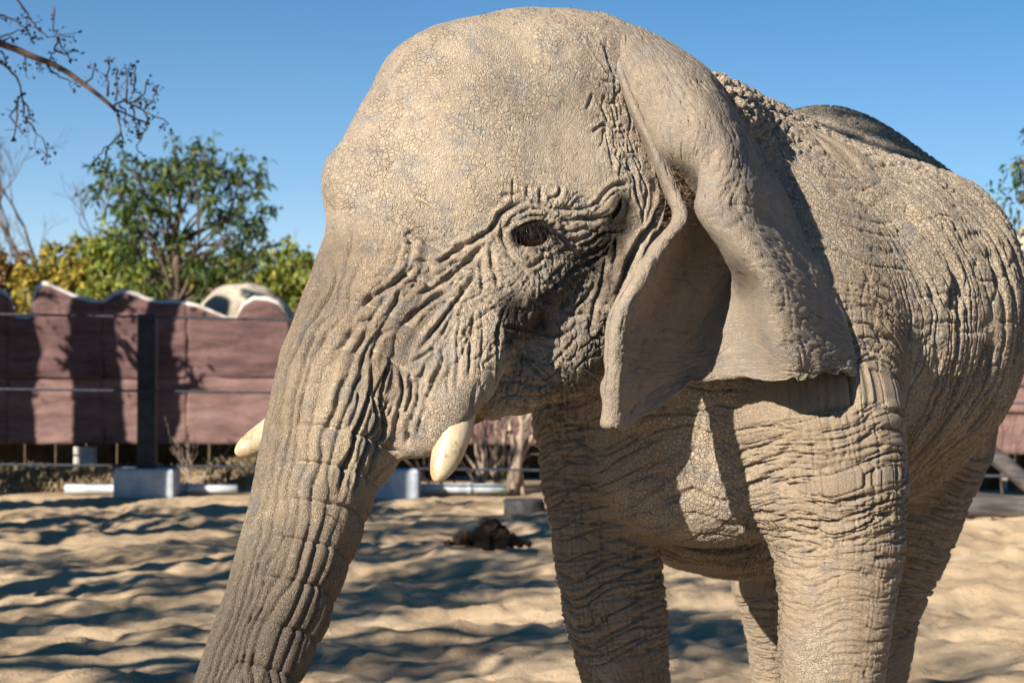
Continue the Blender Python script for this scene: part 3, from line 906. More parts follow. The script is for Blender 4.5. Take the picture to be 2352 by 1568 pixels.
# ------------------------------------------------------------------ elephant: skin material and assembly
def skin_material():
    n = N('elephant_skin')
    co = n.coord()
    face, trunk, ear = n.attr('face'), n.attr('trunk'), n.attr('ear')
    torso, legs, stain_shade, dust, mud_shade = n.attr('torso'), n.attr('legs'), n.attr('stain_shade'), n.attr('dust'), n.attr('mud_shade')
    wob = n.node('VectorMath', {0: co, 1: n.node('VectorMath', {0: n.node('TexNoise', {'Vector': co, 'Scale': 38.0, 'Detail': 2}).outputs[1], 3: 0.012}, operation='SCALE').outputs[0]}, operation='ADD').outputs[0]
    # cracked plates: small on the face, pebbles on trunk and flank
    ck_c = n.smooth(n.voro(wob, 70), 0.0, 0.10)
    ck_s = n.smooth(n.voro(wob, 165), 0.0, 0.22)
    patch = n.smooth(n.noise(co, 5.5, 2), 0.36, 0.60)
    broken = n.math('MULTIPLY_ADD', n.smooth(n.noise(co, 24, 2), 0.36, 0.58), 0.75, 0.25)
    kc = n.math('ADD', n.math('MULTIPLY', n.math('MULTIPLY', face, broken), n.math('MULTIPLY_ADD', patch, 0.55, 0.30)), n.math('MULTIPLY', torso, 1.0))
    ks = n.math('ADD', n.math('ADD', n.math('MULTIPLY', face, 0.35), n.math('MULTIPLY', trunk, 0.5)), n.math('MULTIPLY', n.math('ADD', torso, legs), 0.32))
    h = n.math('ADD', n.math('MULTIPLY', ck_c, kc), n.math('MULTIPLY', ck_s, ks))
    grain = n.noise(co, 230, 2, 0.6)
    h = n.math('ADD', h, n.math('MULTIPLY', grain, 0.5))
    uv = n.attr('ear_uv', 'Vector')
    stria = n.math('MULTIPLY_ADD', n.noise(n.mapping(uv, (34, 15, 1)), 1.0, 6, 0.72, 1.6), 1.0, n.math('MULTIPLY', ck_s, 0.3))
    h = n.math('ADD', h, n.math('MULTIPLY', stria, ear))
    nrm = n.bump(h, 0.0056, 1.0)
    # dusty tan over grey hide
    big = n.noise(co, 3.2, 4, 0.6)
    med = n.noise(co, 13, 4, 0.65)
    fine = n.noise(co, 150, 4, 0.75)
    col = n.ramp(big, [(0.30, (0.200, 0.150, 0.105)), (0.48, (0.325, 0.245, 0.166)), (0.66, (0.430, 0.330, 0.222))])
    col = n.mix(n.smooth(med, 0.48, 0.70), col, (0.225, 0.200, 0.176))
    col = n.mix(n.math('MULTIPLY', n.smooth(med, 0.47, 0.30), 0.5), col, (0.43, 0.315, 0.19))
    col = n.mix(n.math('MULTIPLY', n.smooth(fine, 0.50, 0.66), 0.5), col, (0.125, 0.098, 0.075))
    col = n.mix(n.math('MULTIPLY', n.smooth(fine, 0.46, 0.32), 0.45), col, (0.58, 0.50, 0.40))
    col = n.mix(n.math('MULTIPLY', face, 0.24), col, (0.52, 0.445, 0.36))
    blot = n.smooth(n.noise(co, 7.5, 3), 0.58, 0.74)
    col = n.mix(n.math('MULTIPLY', blot, n.math('MULTIPLY', face, 0.5)), col, (0.21, 0.185, 0.168))
    col = n.mix(n.math('MULTIPLY', ear, n.math('MULTIPLY_ADD', med, 0.5, 0.25)), col, (0.270, 0.228, 0.188))
    col = n.mix(n.math('MULTIPLY', ear, n.math('MULTIPLY', n.smooth(n.noise(co, 9, 4, 0.7), 0.52, 0.68), 0.6)), col, (0.185, 0.160, 0.140))
    col = n.mix(n.math('MULTIPLY', torso, 0.30), col, (0.46, 0.39, 0.31))
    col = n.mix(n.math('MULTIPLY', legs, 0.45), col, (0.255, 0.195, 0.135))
    col = n.mix(n.math('MULTIPLY', dust, 0.55), col, (0.52, 0.43, 0.315))
    col = n.mix(n.math('MULTIPLY', mud_shade, n.math('MULTIPLY_ADD', fine, 0.9, 0.46, clamp=True)), col, (0.115, 0.092, 0.070))  # muddy lower trunk; shade painted dark onto the trunk's back side
    col = n.mix(n.math('MULTIPLY', stain_shade, n.math('MULTIPLY_ADD', med, 0.6, 0.72), clamp=True), col, (0.018, 0.012, 0.008))
    return n.done(col, 0.86, nrm, 0.25)

def set_attr(me, name, arr, kind='FLOAT'):
    at = me.attributes.new(name, kind, 'POINT')
    at.data.foreach_set('vector' if kind == 'FLOAT_VECTOR' else 'value', np.ascontiguousarray(arr, dtype=np.float32).ravel())

eV, eF, eUV = [], [], []
for G, mi in ((EG, False), (EGR, True)):
    NU, NV = (80, 130) if mi else (190, 290)
    v, f = ear_mesh(G, NU, NV, mirror=mi)
    uu, vv = np.meshgrid(np.linspace(0, 0.75, NU), np.linspace(0, 1.15, NV))
    uvw = np.c_[uu.ravel(), vv.ravel(), np.zeros(NU * NV)]
    uvw = np.concatenate([uvw, uvw + [0, 0, 3.0]])
    # shallow upright ripples and a worn hem
    nn_ = np.zeros_like(v)
    rip = 0.006 * vnoise(np.c_[uvw[:, 0] * 11, uvw[:, 1] * 2.2], 150) + 0.003 * vnoise(np.c_[uvw[:, 0] * 30, uvw[:, 1] * 5], 151)
    rip *= sstep(uvw[:, 1], 0.05, 0.25)
    ew = np.c_[uvw[:, 0] + 0.04 * vnoise(np.c_[uvw[:, 0] * 8, uvw[:, 1] * 8], 160), uvw[:, 1]]
    rip -= sstep(uvw[:, 0], 0.09, 0.16) * (0.0050 * creases(ew * np.array([30, 8]), 0.10, 161) + 0.0038 * creases(ew * np.array([52, 26]), 0.12, 162) + 0.003 * creases(ew * np.array([18, 40]), 0.10, 167))
    rip += 0.0016 * vnoise(ew * 60, 163) + 0.004 * vnoise(ew * 14, 164)
    v = v + np.array([0.35, -0.93, 0.1]) * rip[:, None]
    lipw = sstep(uvw[:, 0], 0.14, 0.04) * sstep(uvw[:, 1], 0.5, 0.7)
    v = v + RGT * (lipw * (0.012 * vnoise(np.c_[uvw[:, 1] * 7, uvw[:, 1] * 0], 170) + 0.005 * vnoise(np.c_[uvw[:, 1] * 22, uvw[:, 1] * 0], 171)))[:, None]
    hem = sstep(uvw[:, 1], 1.02, 1.15) * sstep(uvw[:, 0], 0.10, 0.2)
    v = v + UPV * (hem * (0.010 * vnoise(np.c_[uvw[:, 0] * 11, uvw[:, 0] * 0], 152) + 0.018 * np.clip(vnoise(np.c_[uvw[:, 0] * 47, uvw[:, 0] * 0], 153) - 0.25, 0, 1)))[:, None]
    eF.append(f + NB + sum(map(len, eV))); eV.append(v); eUV.append(uvw)
EVs = np.concatenate(eV)
ALLV = np.concatenate([BODY_V] + eV)
ALLF = np.concatenate([SF] + eF)
NE = len(EVs)
SKIN = skin_material()
elephant = empty('elephant', (body_pt(0.9, 0, 0)))
me = bpy.data.meshes.new('body')
ng = np.array([v for g in SNG for v in g], np.int32); nl = np.array([len(g) for g in SNG], np.int32)
tot = np.r_[np.full(len(ALLF), 4, np.int32), nl]
me.vertices.add(len(ALLV)); me.vertices.foreach_set('co', (ALLV - np.array(body_pt(0.9, 0, 0))).astype(np.float32).ravel())
me.loops.add(int(tot.sum())); me.loops.foreach_set('vertex_index', np.r_[ALLF.ravel(), ng].astype(np.int32))
me.polygons.add(len(tot)); me.polygons.foreach_set('loop_start', np.r_[0, np.cumsum(tot)[:-1]].astype(np.int32)); me.polygons.foreach_set('loop_total', tot)
me.polygons.foreach_set('use_smooth', np.ones(len(tot), bool))
me.update(calc_edges=True)
me.materials.append(SKIN)
body = link(bpy.data.objects.new('body', me), elephant)
z = np.zeros(NE)
for nm, arr in (('face', np.maximum(hw, knee)), ('trunk', w_trunk), ('torso', w_torso), ('legs', w_legs * (1 - w_head)), ('stain_shade', stain_shade), ('dust', np.maximum(ring_dust, 0.9 * knee)), ('mud_shade', np.maximum(dark_trunk, 0.45 * w_tback))):
    set_attr(me, nm, np.r_[arr, z])
set_attr(me, 'ear', np.r_[np.zeros(NB), np.ones(NE)])
set_attr(me, 'ear_uv', np.concatenate([np.zeros((NB, 3))] + eUV), 'FLOAT_VECTOR')
tag(elephant, 'dusty tan elephant with short cream tusks standing on the sand', 'elephant')
EL0 = np.array(body_pt(0.9, 0, 0))

# tusks
n = N('ivory')
co = n.coord()
st_ = n.noise(n.mapping(co, (30, 30, 6)), 1.0, 4, 0.6)
cr = n.noise(co, 24, 5, 0.75)
col = n.mix(n.smooth(st_, 0.35, 0.7), (0.52, 0.41, 0.265), (0.38, 0.27, 0.15))
col = n.mix(n.math('MULTIPLY', n.smooth(cr, 0.55, 0.66), 0.75), col, (0.17, 0.11, 0.06))
IVORY = n.done(col, 0.38, n.bump(n.math('ADD', st_, cr), 0.0015), 0.5)
def tusk(pts):
    q = smooth_poly(np.array([[*P(x, y, d), pm(r, d)] for x, y, d, r in pts]), 0.010)
    m_ = []
    me_ = None
    seg, V, F = 20, [], []
    ref = np.array([0.2, 0.9, 0.1])
    for i in range(len(q)):
        d = norm(q[min(i + 1, len(q) - 1), :3] - q[max(i - 1, 0), :3])
        a_ = norm(np.cross(d, ref)); b_ = np.cross(d, a_)
        for k in range(seg):
            t = 2 * math.pi * k / seg
            V.append(q[i, :3] + q[i, 3] * (math.cos(t) * a_ + math.sin(t) * b_) - EL0)
    for i in range(len(q) - 1):
        for k in range(seg):
            F.append([i * seg + k, i * seg + (k + 1) % seg, (i + 1) * seg + (k + 1) % seg, (i + 1) * seg + k])
    F.append(list(range((len(q) - 1) * seg, len(q) * seg)))
    return mesh_obj('tusk', V, F, IVORY, elephant, True)
tusk([(1062, 880, 4.79, 43), (1053, 930, 4.75, 44), (1042, 985, 4.71, 43), (1029, 1035, 4.68, 38), (1015, 1072, 4.66, 29), (1005, 1094, 4.65, 18), (1000, 1106, 4.645, 6)])
tusk([(760, 900, 5.06, 46), (690, 950, 5.0, 44), (630, 992, 4.95, 39), (585, 1018, 4.92, 31), (558, 1032, 4.905, 22), (545, 1038, 4.90, 12), (540, 1040, 4.898, 4)])

# eye
n = N('eye_dark')
EYEM = n.done((0.016, 0.010, 0.007), 0.06, None, 0.6)
c = EYE - EYE_N * 0.042
bm = bmesh.new(); bmesh.ops.create_uvsphere(bm, u_segments=32, v_segments=20, radius=0.043)
me_ = bpy.data.meshes.new('eye'); bm.to_mesh(me_); bm.free()
me_.materials.append(EYEM); me_.polygons.foreach_set('use_smooth', np.ones(len(me_.polygons), bool))
eye = link(bpy.data.objects.new('eye', me_), elephant); eye.location = Vector(c - EL0)

# hair
def hair_mat(name, c):
    return N(name).done(c, 0.6, None, 0.3)
HAIR_D, HAIR_T = hair_mat('hair_black', (0.012, 0.010, 0.009)), hair_mat('hair_tan', (0.20, 0.125, 0.07))
def hairs(name, roots, dirs, ln, r, mat, seed, sag=0.3, label=None):
    nr = np.random.RandomState(seed)
    V, F = [], []
    for p, d in zip(roots, dirs):
        d = norm(d); L = ln * nr.uniform(0.5, 1.2)
        s_ = norm(np.cross(d, nr.normal(size=3))); u_ = np.cross(s_, d)
        bend = nr.normal(size=3) * 0.15 - np.array([0, 0, sag])
        o = len(V)
        for i in range(4):
            t = i / 3.0
            q = p + d * L * t + bend * L * t * t
            rr = r * (1 - 0.75 * t)
            for k in range(3):
                a_ = k * 2.094
                V.append(q + rr * (math.cos(a_) * s_ + math.sin(a_) * u_) - EL0)
        for i in range(3):
            for k in range(3):
                F.append([o + i * 3 + k, o + i * 3 + (k + 1) % 3, o + i * 3 + 3 + (k + 1) % 3, o + i * 3 + 3 + k])
    o = mesh_obj(name, V, F, mat, elephant)
    o['kind'] = 'stuff'
    return o
BV2 = BVHTree.FromPolygons(BODY_V[::1].tolist(), SF.tolist())
def hit2(x, y):
    d = norm(P(x, y, 1.0) - CAM)
    r = BV2.ray_cast(Vector(CAM), Vector(d), 9.0)
    return (np.array(r[0]), np.array(r[1])) if r[0] is not None else None
nr = np.random.RandomState(6)
R_, D_ = [], []
for t in np.linspace(0.04, 0.96, 110):                       # upper lashes along the lid edge
    a_ = math.pi * (1 - t)
    p = EYE + RGT * 0.049 * math.cos(a_) + UPV * (0.031 * math.sin(a_) + 0.0045 * math.cos(a_)) + EYE_N * 0.004
    R_.append(p); D_.append(EYE_N * 0.9 + RGT * 0.45 * math.cos(a_) - UPV * nr.uniform(0.35, 0.9) + nr.normal(size=3) * 0.12)
hairs('eyelashes', R_, D_, 0.05, 0.0015, HAIR_D, 1, 0.15)
R_, D_ = [], []
for _ in range(260):                                        # tufts in the ear opening
    x, y = nr.uniform(1500, 1575), nr.uniform(380, 545)
    p = P(x + 0.15 * (y - 380) * 0.3, y, 5.03 + nr.uniform(-0.015, 0.05))
    R_.append(p); D_.append(RGT * nr.uniform(0.2, 1) - FWD * 0.5 + UPV * nr.normal() * 0.6)
hairs('ear_hair', R_, D_, 0.034, 0.0005, HAIR_T, 2, 0.1)
def scatter(name, n_, xr, yr, ln, mat, seed, out=0.9, sag=0.4):
    R_, D_ = [], []
    for _ in range(n_):
        h_ = hit2(nr.uniform(*xr), nr.uniform(*yr))
        if h_ is None or h_[0][1] > 9: continue
        R_.append(h_[0]); D_.append(h_[1] * out + nr.normal(size=3) * 0.35)
    if R_: hairs(name, R_, D_, ln, 0.0008, mat, seed, sag)
scatter('chin_bristles', 120, (1230, 1390), (830, 940), 0.05, HAIR_D, 3)
scatter('chest_hair', 150, (1640, 1800), (1180, 1300), 0.035, HAIR_D, 4)
scatter('leg_hair', 130, (1495, 1540), (1250, 1568), 0.035, HAIR_T, 5)
scatter('leg_hair', 130, (1770, 1800), (1300, 1568), 0.03, HAIR_D, 6)
scatter('trunk_bristles', 90, (740, 860), (1150, 1500), 0.035, HAIR_D, 7)
scatter('crown_hair', 90, (1000, 1400), (20, 60), 0.011, HAIR_D, 8, 1.0, 0.0)
a_, b_ = hit2(955, 453), hit2(1000, 478)
if a_ and b_:
    p0, p1 = a_[0] + a_[1] * 0.003, b_[0] + b_[1] * 0.003
    pm_ = (p0 + p1) / 2 + a_[1] * 0.005
    V, F = [], []
    for i, q in enumerate((p0, pm_, p1)):
        s_ = norm(np.cross(p1 - p0, a_[1])); u_ = a_[1]
        for k in range(5): V.append(q + 0.0012 * (math.cos(k * 1.2566) * s_ + math.sin(k * 1.2566) * u_))
    for i in range(2):
        for k in range(5): F.append([i * 5 + k, i * 5 + (k + 1) % 5, i * 5 + 5 + (k + 1) % 5, i * 5 + 5 + k])
    straw = mesh_obj('straw', V, F, N('straw').done((0.62, 0.47, 0.22), 0.6))
    tag(straw, 'single yellow straw stuck on the forehead skin of the elephant', 'straw')
print('elephant', len(ALLV), len(tot))
print('TIMING elephant', round(time.time() - T0, 1))
# ------------------------------------------------------------------ ground
def axis_steps(lo, hi, step, far_lo, far_hi):
    a = list(np.arange(lo, hi + step / 2, step))
    s, x = step, a[-1]
    while x < far_hi:
        s *= 1.35; x += s; a.append(x)
    s, x = step, a[0]
    while x > far_lo:
        s *= 1.35; x -= s; a.insert(0, x)
    return np.array(a)

def sand_height(x, y):
    p = np.c_[x, y]
    q = p + 0.5 * np.c_[vnoise(p * 0.6, 200), vnoise(p * 0.6, 201)]
    h = 0.065 * (1 - np.abs(vnoise(q * np.array([0.5, 0.9]), 202)) * 1.7) + 0.034 * (1 - 1.6 * np.abs(vnoise(q * np.array([1.2, 2.1]), 203)))
    h += 0.028 * vnoise(q * 3.0, 204) + 0.023 * vnoise(p * 5.5, 205) + 0.020 * vnoise(p * 10.5, 206) + 0.012 * np.abs(vnoise(p * 6.5, 211))
    # footprints: shallow bowls with a pushed-up rim
    f1, _ = worley(np.c_[p, np.zeros(len(p))] + 0.1 * np.c_[vnoise(p * 3, 207), vnoise(p * 3, 208), np.zeros(len(p))], 0.9, 9)
    r = f1 * 0.9
    h += -0.055 * np.exp(-(r / 0.17) ** 2) + 0.025 * np.exp(-((r - 0.30) / 0.09) ** 2)
    h += 0.13 * np.exp(-((x + 0.25) ** 2 + (y - 18.0) ** 2) / 0.5) - 0.10 * np.exp(-((x + 0.23) ** 2 / 0.7 + (y - 16.7) ** 2 / 0.5))
    inside = sstep(x, -14, -10) * sstep(x, 14, 10) * sstep(y, 1.0, 3.5) * sstep(y, 29, 26)
    return (h - 0.08) * inside
gx = axis_steps(-8.5, 8.5, 0.065, -900, 900)
gy = axis_steps(4.0, 29.0, 0.075, -200, 2400)
GX, GY = np.meshgrid(gx, gy)
GZ = sand_height(GX.ravel(), GY.ravel())
n = N('sand')
co = n.coord()
big, med, fin = n.noise(co, 0.7, 4), n.noise(co, 5.0, 5, 0.65), n.noise(co, 60, 4, 0.7)
col = n.ramp(big, [(0.30, (0.36, 0.255, 0.155)), (0.52, (0.47, 0.345, 0.218)), (0.72, (0.54, 0.41, 0.265))])
col = n.mix(n.math('MULTIPLY', n.smooth(med, 0.55, 0.75), 0.45), col, (0.33, 0.235, 0.15))
col = n.mix(n.math('MULTIPLY', n.smooth(fin, 0.58, 0.78), 0.5), col, (0.27, 0.19, 0.12))
crumbs = n.smooth(n.voro(co, 9.0, 'F1'), 0.09, 0.05)
col = n.mix(n.math('MULTIPLY', crumbs, n.smooth(n.noise(co, 1.6, 2), 0.5, 0.62)), col, (0.14, 0.09, 0.05))
hgt = n.math('ADD', n.math('MULTIPLY', med, 1.0), n.math('MULTIPLY', fin, 0.35))
SAND = n.done(col, 0.95, n.bump(hgt, 0.05, 0.8), 0.1)
ground = mesh_obj('sand', np.c_[GX.ravel(), GY.ravel(), GZ], grid_faces(len(gy), len(gx)), SAND, smooth=True)
tag(ground, 'pale trodden sand of the yard, rippled with footprints', kind='structure')
def gz(x, y):
    return float(sand_height(np.array([float(x)]), np.array([float(y)]))[0])
print('TIMING ground', round(time.time() - T0, 1))

# added dark ground, out of view, to keep bounced light low
n = N('added_ground_dark')
co = n.coord()
a_ = n.noise(co, 40, 4, 0.7)
ADDED_GROUND = n.done(n.mix(n.smooth(a_, 0.35, 0.7), (0.035, 0.034, 0.032), (0.075, 0.072, 0.068)), 0.9, n.bump(a_, 0.01), 0.2)
added_ground = mesh_obj('added_ground', [(-60, -40, 0.012), (60, -40, 0.012), (60, 2.6, 0.012), (-60, 2.6, 0.012)], [(0, 1, 2, 3)], ADDED_GROUND)
tag(added_ground, 'added dark ground sheet out of view, cutting bounced light', kind='structure')

# ------------------------------------------------------------------ shared solid builders
class MB:
    def __init__(self):
        self.v, self.f = [], []
    def box(self, c, s, rz=0.0, rough=0.0, bev=0.0):
        bm = bmesh.new()
        bmesh.ops.create_cube(bm, size=1)
        for v in bm.verts: v.co = Vector((v.co.x * s[0], v.co.y * s[1], v.co.z * s[2]))
        if bev: bmesh.ops.bevel(bm, geom=bm.edges[:], offset=bev, segments=2, affect='EDGES', profile=0.5)
        R = Matrix.Rotation(rz, 3, 'Z')
        o = len(self.v)
        bm.verts.index_update()
        for v in bm.verts: self.v.append(tuple(R @ v.co + Vector([float(q) for q in c])))
        for f in bm.faces: self.f.append([o + v.index for v in f.verts])
        bm.free()
        return self
    def tube(self, pts, rad, seg=8, cap=True):
        pts = [np.array(p, float) for p in pts]
        if not hasattr(rad, '__len__'): rad = [rad] * len(pts)
        o = len(self.v)
        ref = np.array([0.13, 0.31, 0.94])
        for i, p in enumerate(pts):
            d = pts[min(i + 1, len(pts) - 1)] - pts[max(i - 1, 0)]
            d = d / (np.linalg.norm(d) + 1e-9)
            if abs(d @ ref) > 0.95: ref = np.array([0.9, 0.3, 0.1])
            a = np.cross(d, ref); a /= np.linalg.norm(a)
            b = np.cross(d, a)
            for k in range(seg):
                t = 2 * math.pi * k / seg
                self.v.append(tuple(p + rad[i] * (math.cos(t) * a + math.sin(t) * b)))
        for i in range(len(pts) - 1):
            for k in range(seg):
                k2 = (k + 1) % seg
                self.f.append([o + i * seg + k, o + i * seg + k2, o + (i + 1) * seg + k2, o + (i + 1) * seg + k])
        if cap:
            self.f.append([o + k for k in range(seg)][::-1])
            e = o + (len(pts) - 1) * seg
            self.f.append([e + k for k in range(seg)])
        return self
    def build(self, name, mat, parent=None, smooth=False):
        loc = np.array(parent.location) if parent is not None else np.zeros(3)
        return mesh_obj(name, [np.array(v) - loc for v in self.v], self.f, mat, parent, smooth)

def rock(name, c, rad, mat, seed, parent=None, sub=4, amp=0.22, freq=1.6):
    bm = bmesh.new()
    bmesh.ops.create_icosphere(bm, subdivisions=sub, radius=1)
    V = np.array([v.co[:] for v in bm.verts]); F = [[v.index for v in f.verts] for f in bm.faces]
    bm.free()
    d = 1 + amp * fbm(V * freq + seed, seed, 4)
    V = V * d[:, None] * np.array(rad) + np.array(c) - (np.array(parent.location) if parent is not None else 0)
    return mesh_obj(name, V, np.array(F), mat, parent, smooth=True)

# ------------------------------------------------------------------ materials of the yard
def flat_noise(name, c1, c2, scale=6, rough=0.85, bump=0.01, stretch=(1, 1, 1), spec=0.25):
    n = N(name)
    co = n.mapping(n.coord(), stretch)
    a, b = n.noise(co, scale, 5, 0.6), n.noise(co, scale * 7, 4, 0.65)
    col = n.mix(n.smooth(a, 0.32, 0.68), c1, c2)
    col = n.mix(n.math('MULTIPLY', n.smooth(b, 0.5, 0.8), 0.4), col, tuple(x * 0.55 for x in c1))
    return n.done(col, rough, n.bump(n.math('ADD', a, n.math('MULTIPLY', b, 0.4)), bump), spec)
PAINT = flat_noise('wall_paint', (0.078, 0.043, 0.041), (0.150, 0.086, 0.080), 2.2, 0.9, 0.03, (0.6, 1, 2.6))
PAINT_LO = flat_noise('wall_paint_faded', (0.115, 0.064, 0.058), (0.215, 0.130, 0.115), 1.8, 0.9, 0.03, (0.6, 1, 2.2))
CEMENT = flat_noise('pale_cement', (0.42, 0.38, 0.33), (0.62, 0.57, 0.50), 5, 0.9, 0.02)
STEEL = flat_noise('dark_steel', (0.012, 0.014, 0.018), (0.030, 0.034, 0.042), 5, 0.55, 0.002)
CONC = flat_noise('concrete', (0.30, 0.34, 0.38), (0.44, 0.47, 0.50), 5, 0.9, 0.012)
WIRE = flat_noise('wire_rope', (0.02, 0.022, 0.03), (0.05, 0.055, 0.07), 30, 0.45, 0.001)
PIPE = flat_noise('pipe_plastic', (0.30, 0.34, 0.37), (0.50, 0.52, 0.53), 4, 0.5, 0.003)
BOARD = flat_noise('bank_boards', (0.055, 0.032, 0.014), (0.135, 0.085, 0.036), 2.0, 0.9, 0.03, (2.5, 1, 0.6))
BARK = flat_noise('bark_brown', (0.075, 0.052, 0.038), (0.17, 0.125, 0.090), 9, 0.95, 0.02, (2, 2, 0.5))
BARK_PALE = flat_noise('bark_pale', (0.26, 0.19, 0.14), (0.44, 0.34, 0.26), 12, 0.9, 0.01, (2, 2, 0.5))
TWIG = flat_noise('twig', (0.055, 0.035, 0.028), (0.12, 0.075, 0.055), 20, 0.9, 0.003)
LOGW = flat_noise('weathered_log', (0.045, 0.040, 0.038), (0.13, 0.11, 0.10), 3, 0.9, 0.03, (0.5, 3, 3))
STONE = flat_noise('boulder_stone', (0.26, 0.22, 0.17), (0.46, 0.40, 0.31), 1.6, 0.95, 0.06)
RUBBER = flat_noise('black_rubber', (0.018, 0.018, 0.020), (0.05, 0.048, 0.046), 9, 0.7, 0.004)
DUNG = flat_noise('dung', (0.010, 0.007, 0.005), (0.05, 0.030, 0.016), 22, 0.95, 0.03)

# ------------------------------------------------------------------ painted rockwork wall
def wall_d(x):
    return 31.0 - 5.0 * min(1.0, max(0.0, (x - 1250) / 1100))
def WZ(z): return [(0.4102 * x, 551.3 + 0.4102 * y) for x, y in z]
def wall_panel(name, parent, top, bot, mat, seed, rim=True):
    """top/bot: picture outlines of the upper and lower edge, left to right; a slab 0.4 m thick"""
    top, bot = np.array(top, float), np.array(bot, float)
    L = np.r_[0, np.cumsum(np.linalg.norm(np.diff(top, axis=0), axis=1))]
    m = max(12, int(L[-1] / 5))
    tx = np.interp(np.linspace(0, L[-1], m), L, top[:, 0]); ty = np.interp(np.linspace(0, L[-1], m), L, top[:, 1])
    bx = np.linspace(bot[0, 0], bot[-1, 0], m); by = np.interp(bx, bot[:, 0], bot[:, 1])
    rows = 22
    fr, bk = [], []
    for i in range(m):
        for j in range(rows):
            f = j / (rows - 1)
            g = f ** 1.6
            x = bx[i] * (1 - g) + tx[i] * g
            y = by[i] * (1 - f) + ty[i] * f
            e = min(i, m - 1 - i) / 2.0
            rnd = ((0.10 if rim else 0.03) * max(0, (f - 0.9) / 0.1) ** 2 + 0.03 * max(0, 1 - e) ** 2)
            p = P(x, y, wall_d(x))
            w = 0.035 * float(fbm(np.array([[p[0] * 1.1 + seed, p[2] * 2.6]]), seed, 3)[0])
            w += 0.03 * max(0.0, 1 - abs(((p[2] * 1.9 + 0.2 * math.sin(p[0] * 2)) % 1) - 0.5) * 14)
            fr.append(P(x, y, wall_d(x) + rnd + w)); bk.append(P(x, y, wall_d(x) + 0.42 - rnd * 0.8))
    nn_ = m * rows
    a = np.arange(nn_).reshape(m, rows)
    F = [list(q) for q in grid_faces(m, rows)] + [list(q) for q in grid_faces(m, rows, nn_, True)]
    ring = np.concatenate([a[0, :-1], a[:-1, -1], a[-1, :0:-1], a[:0:-1, 0]])
    r2 = np.roll(ring, -1)
    F2 = [[int(p), int(p + nn_), int(q + nn_), int(q)][::-1] for p, q in zip(ring, r2)]
    loc = np.array(parent.location)
    o = mesh_obj(name, [v - loc for v in fr + bk], [list(map(int, f)) for f in F] + F2, mat, parent, smooth=False)
    o.data.materials.append(CEMENT)
    k = len(F)
    mi = np.zeros(len(o.data.polygons), np.int32)
    if rim:  # pale cement top edge; its sunlit look is put into the colour too
        mi[k + (rows - 1):k + (rows - 1) + (m - 1)] = 1
        cc = np.arange((m - 1) * (rows - 1)) % (rows - 1)
        mi[:(m - 1) * (rows - 1)][cc == rows - 2] = 1
    o.data.polygons.foreach_set('material_index', mi)
    bmx = bmesh.new(); bmx.from_mesh(o.data); bmesh.ops.recalc_face_normals(bmx, faces=bmx.faces[:]); bmx.to_mesh(o.data); bmx.free()
    sm = np.zeros(len(o.data.polygons), bool); sm[:(m - 1) * (rows - 1)] = True
    o.data.polygons.foreach_set('use_smooth', sm)
    return o
wall = empty('painted_wall', P(300, 1150, 31))
UP = [
    [(-1700, 300), (-1450, 250), (-1150, 310), (-900, 280)],
    [(-895, 280), (-700, 320), (-500, 255), (-265, 260)],
    [(-260, 260), (-100, 240), (0, 270), (40, 295)],
    [(45, 297), (62, 320), (74, 360), (80, 422), (170, 424), (180, 320), (200, 255), (235, 228), (265, 230), (330, 262), (420, 302), (500, 325), (573, 332)],
    [(578, 334), (610, 310), (640, 285), (690, 270), (760, 290), (830, 320), (900, 335), (970, 330), (1040, 340)],
    [(1045, 341), (1110, 355), (1200, 395), (1280, 430), (1322, 430), (1338, 390), (1360, 350), (1420, 312), (1500, 316), (1560, 340), (1595, 390), (1612, 450)],
    [(1618, 520), (1700, 470), (1850, 420), (2100, 400), (2300, 460), (2500, 440), (2650, 420)],
    [(2656, 420), (2900, 400), (3100, 440), (3300, 430), (3600, 450)],
    [(3606, 450), (3900, 400), (4200, 430), (4500, 420)],
    [(4506, 420), (4800, 460), (5100, 430), (5350, 440)],
    [(5356, 440), (5500, 470), (5640, 480), (5900, 450), (6300, 460)],
]
def wall_bot(z): return 1140 + 62 * min(1, max(0, (z - 2600) / 3100))
for i, tp in enumerate(UP):
    tp = [(tp[0][0] - 1.8, tp[0][1])] + tp[1:-1] + [(tp[-1][0] + 9, tp[-1][1])]
    x0, x1 = tp[0][0], tp[-1][0]
    jn = lambda z: 772 + 50 * min(1, max(0, (z - 2600) / 3100))
    wall_panel('upper_panel', wall, WZ(tp), WZ([(x0, jn(x0)), (x1, jn(x1))]), PAINT, i)
    wall_panel('lower_panel', wall, WZ([(x0, jn(x0) - 5), (x1, jn(x1) - 5)]), WZ([(x0, wall_bot(x0)), (x1, wall_bot(x1))]), PAINT_LO, i + 20, rim=False)
for x in (196, 700, 860, 1330, 1700, 2010, 2480):
    d = wall_d(x) + 0.21
    b = P(x, 1019, d); w = 0.34
    MB().box((b[0], b[1], (b[2] - 0.1) / 2 - 0.02), (w, 0.3, b[2] + 0.06), bev=0.015).build('support_pillar', CEMENT, wall)
tag(wall, 'long maroon painted rockwork wall with a wavy pale-edged top', 'wall')
bank = empty('board_bank', (0, 33.4, 0))
for i in range(54):
    x = -17.0 + i * 0.56
    y = 33.2 - 4.6 * min(1, max(0, (x - 0.7) / 8.5))
    MB().box((x, y, 0.62), (0.54, 0.06, 1.25 + 0.08 * math.sin(i * 2.3)), bev=0.01).build('board', BOARD, bank)
tag(bank, 'low dark brown board bank in the shade beneath the maroon wall', 'board wall')

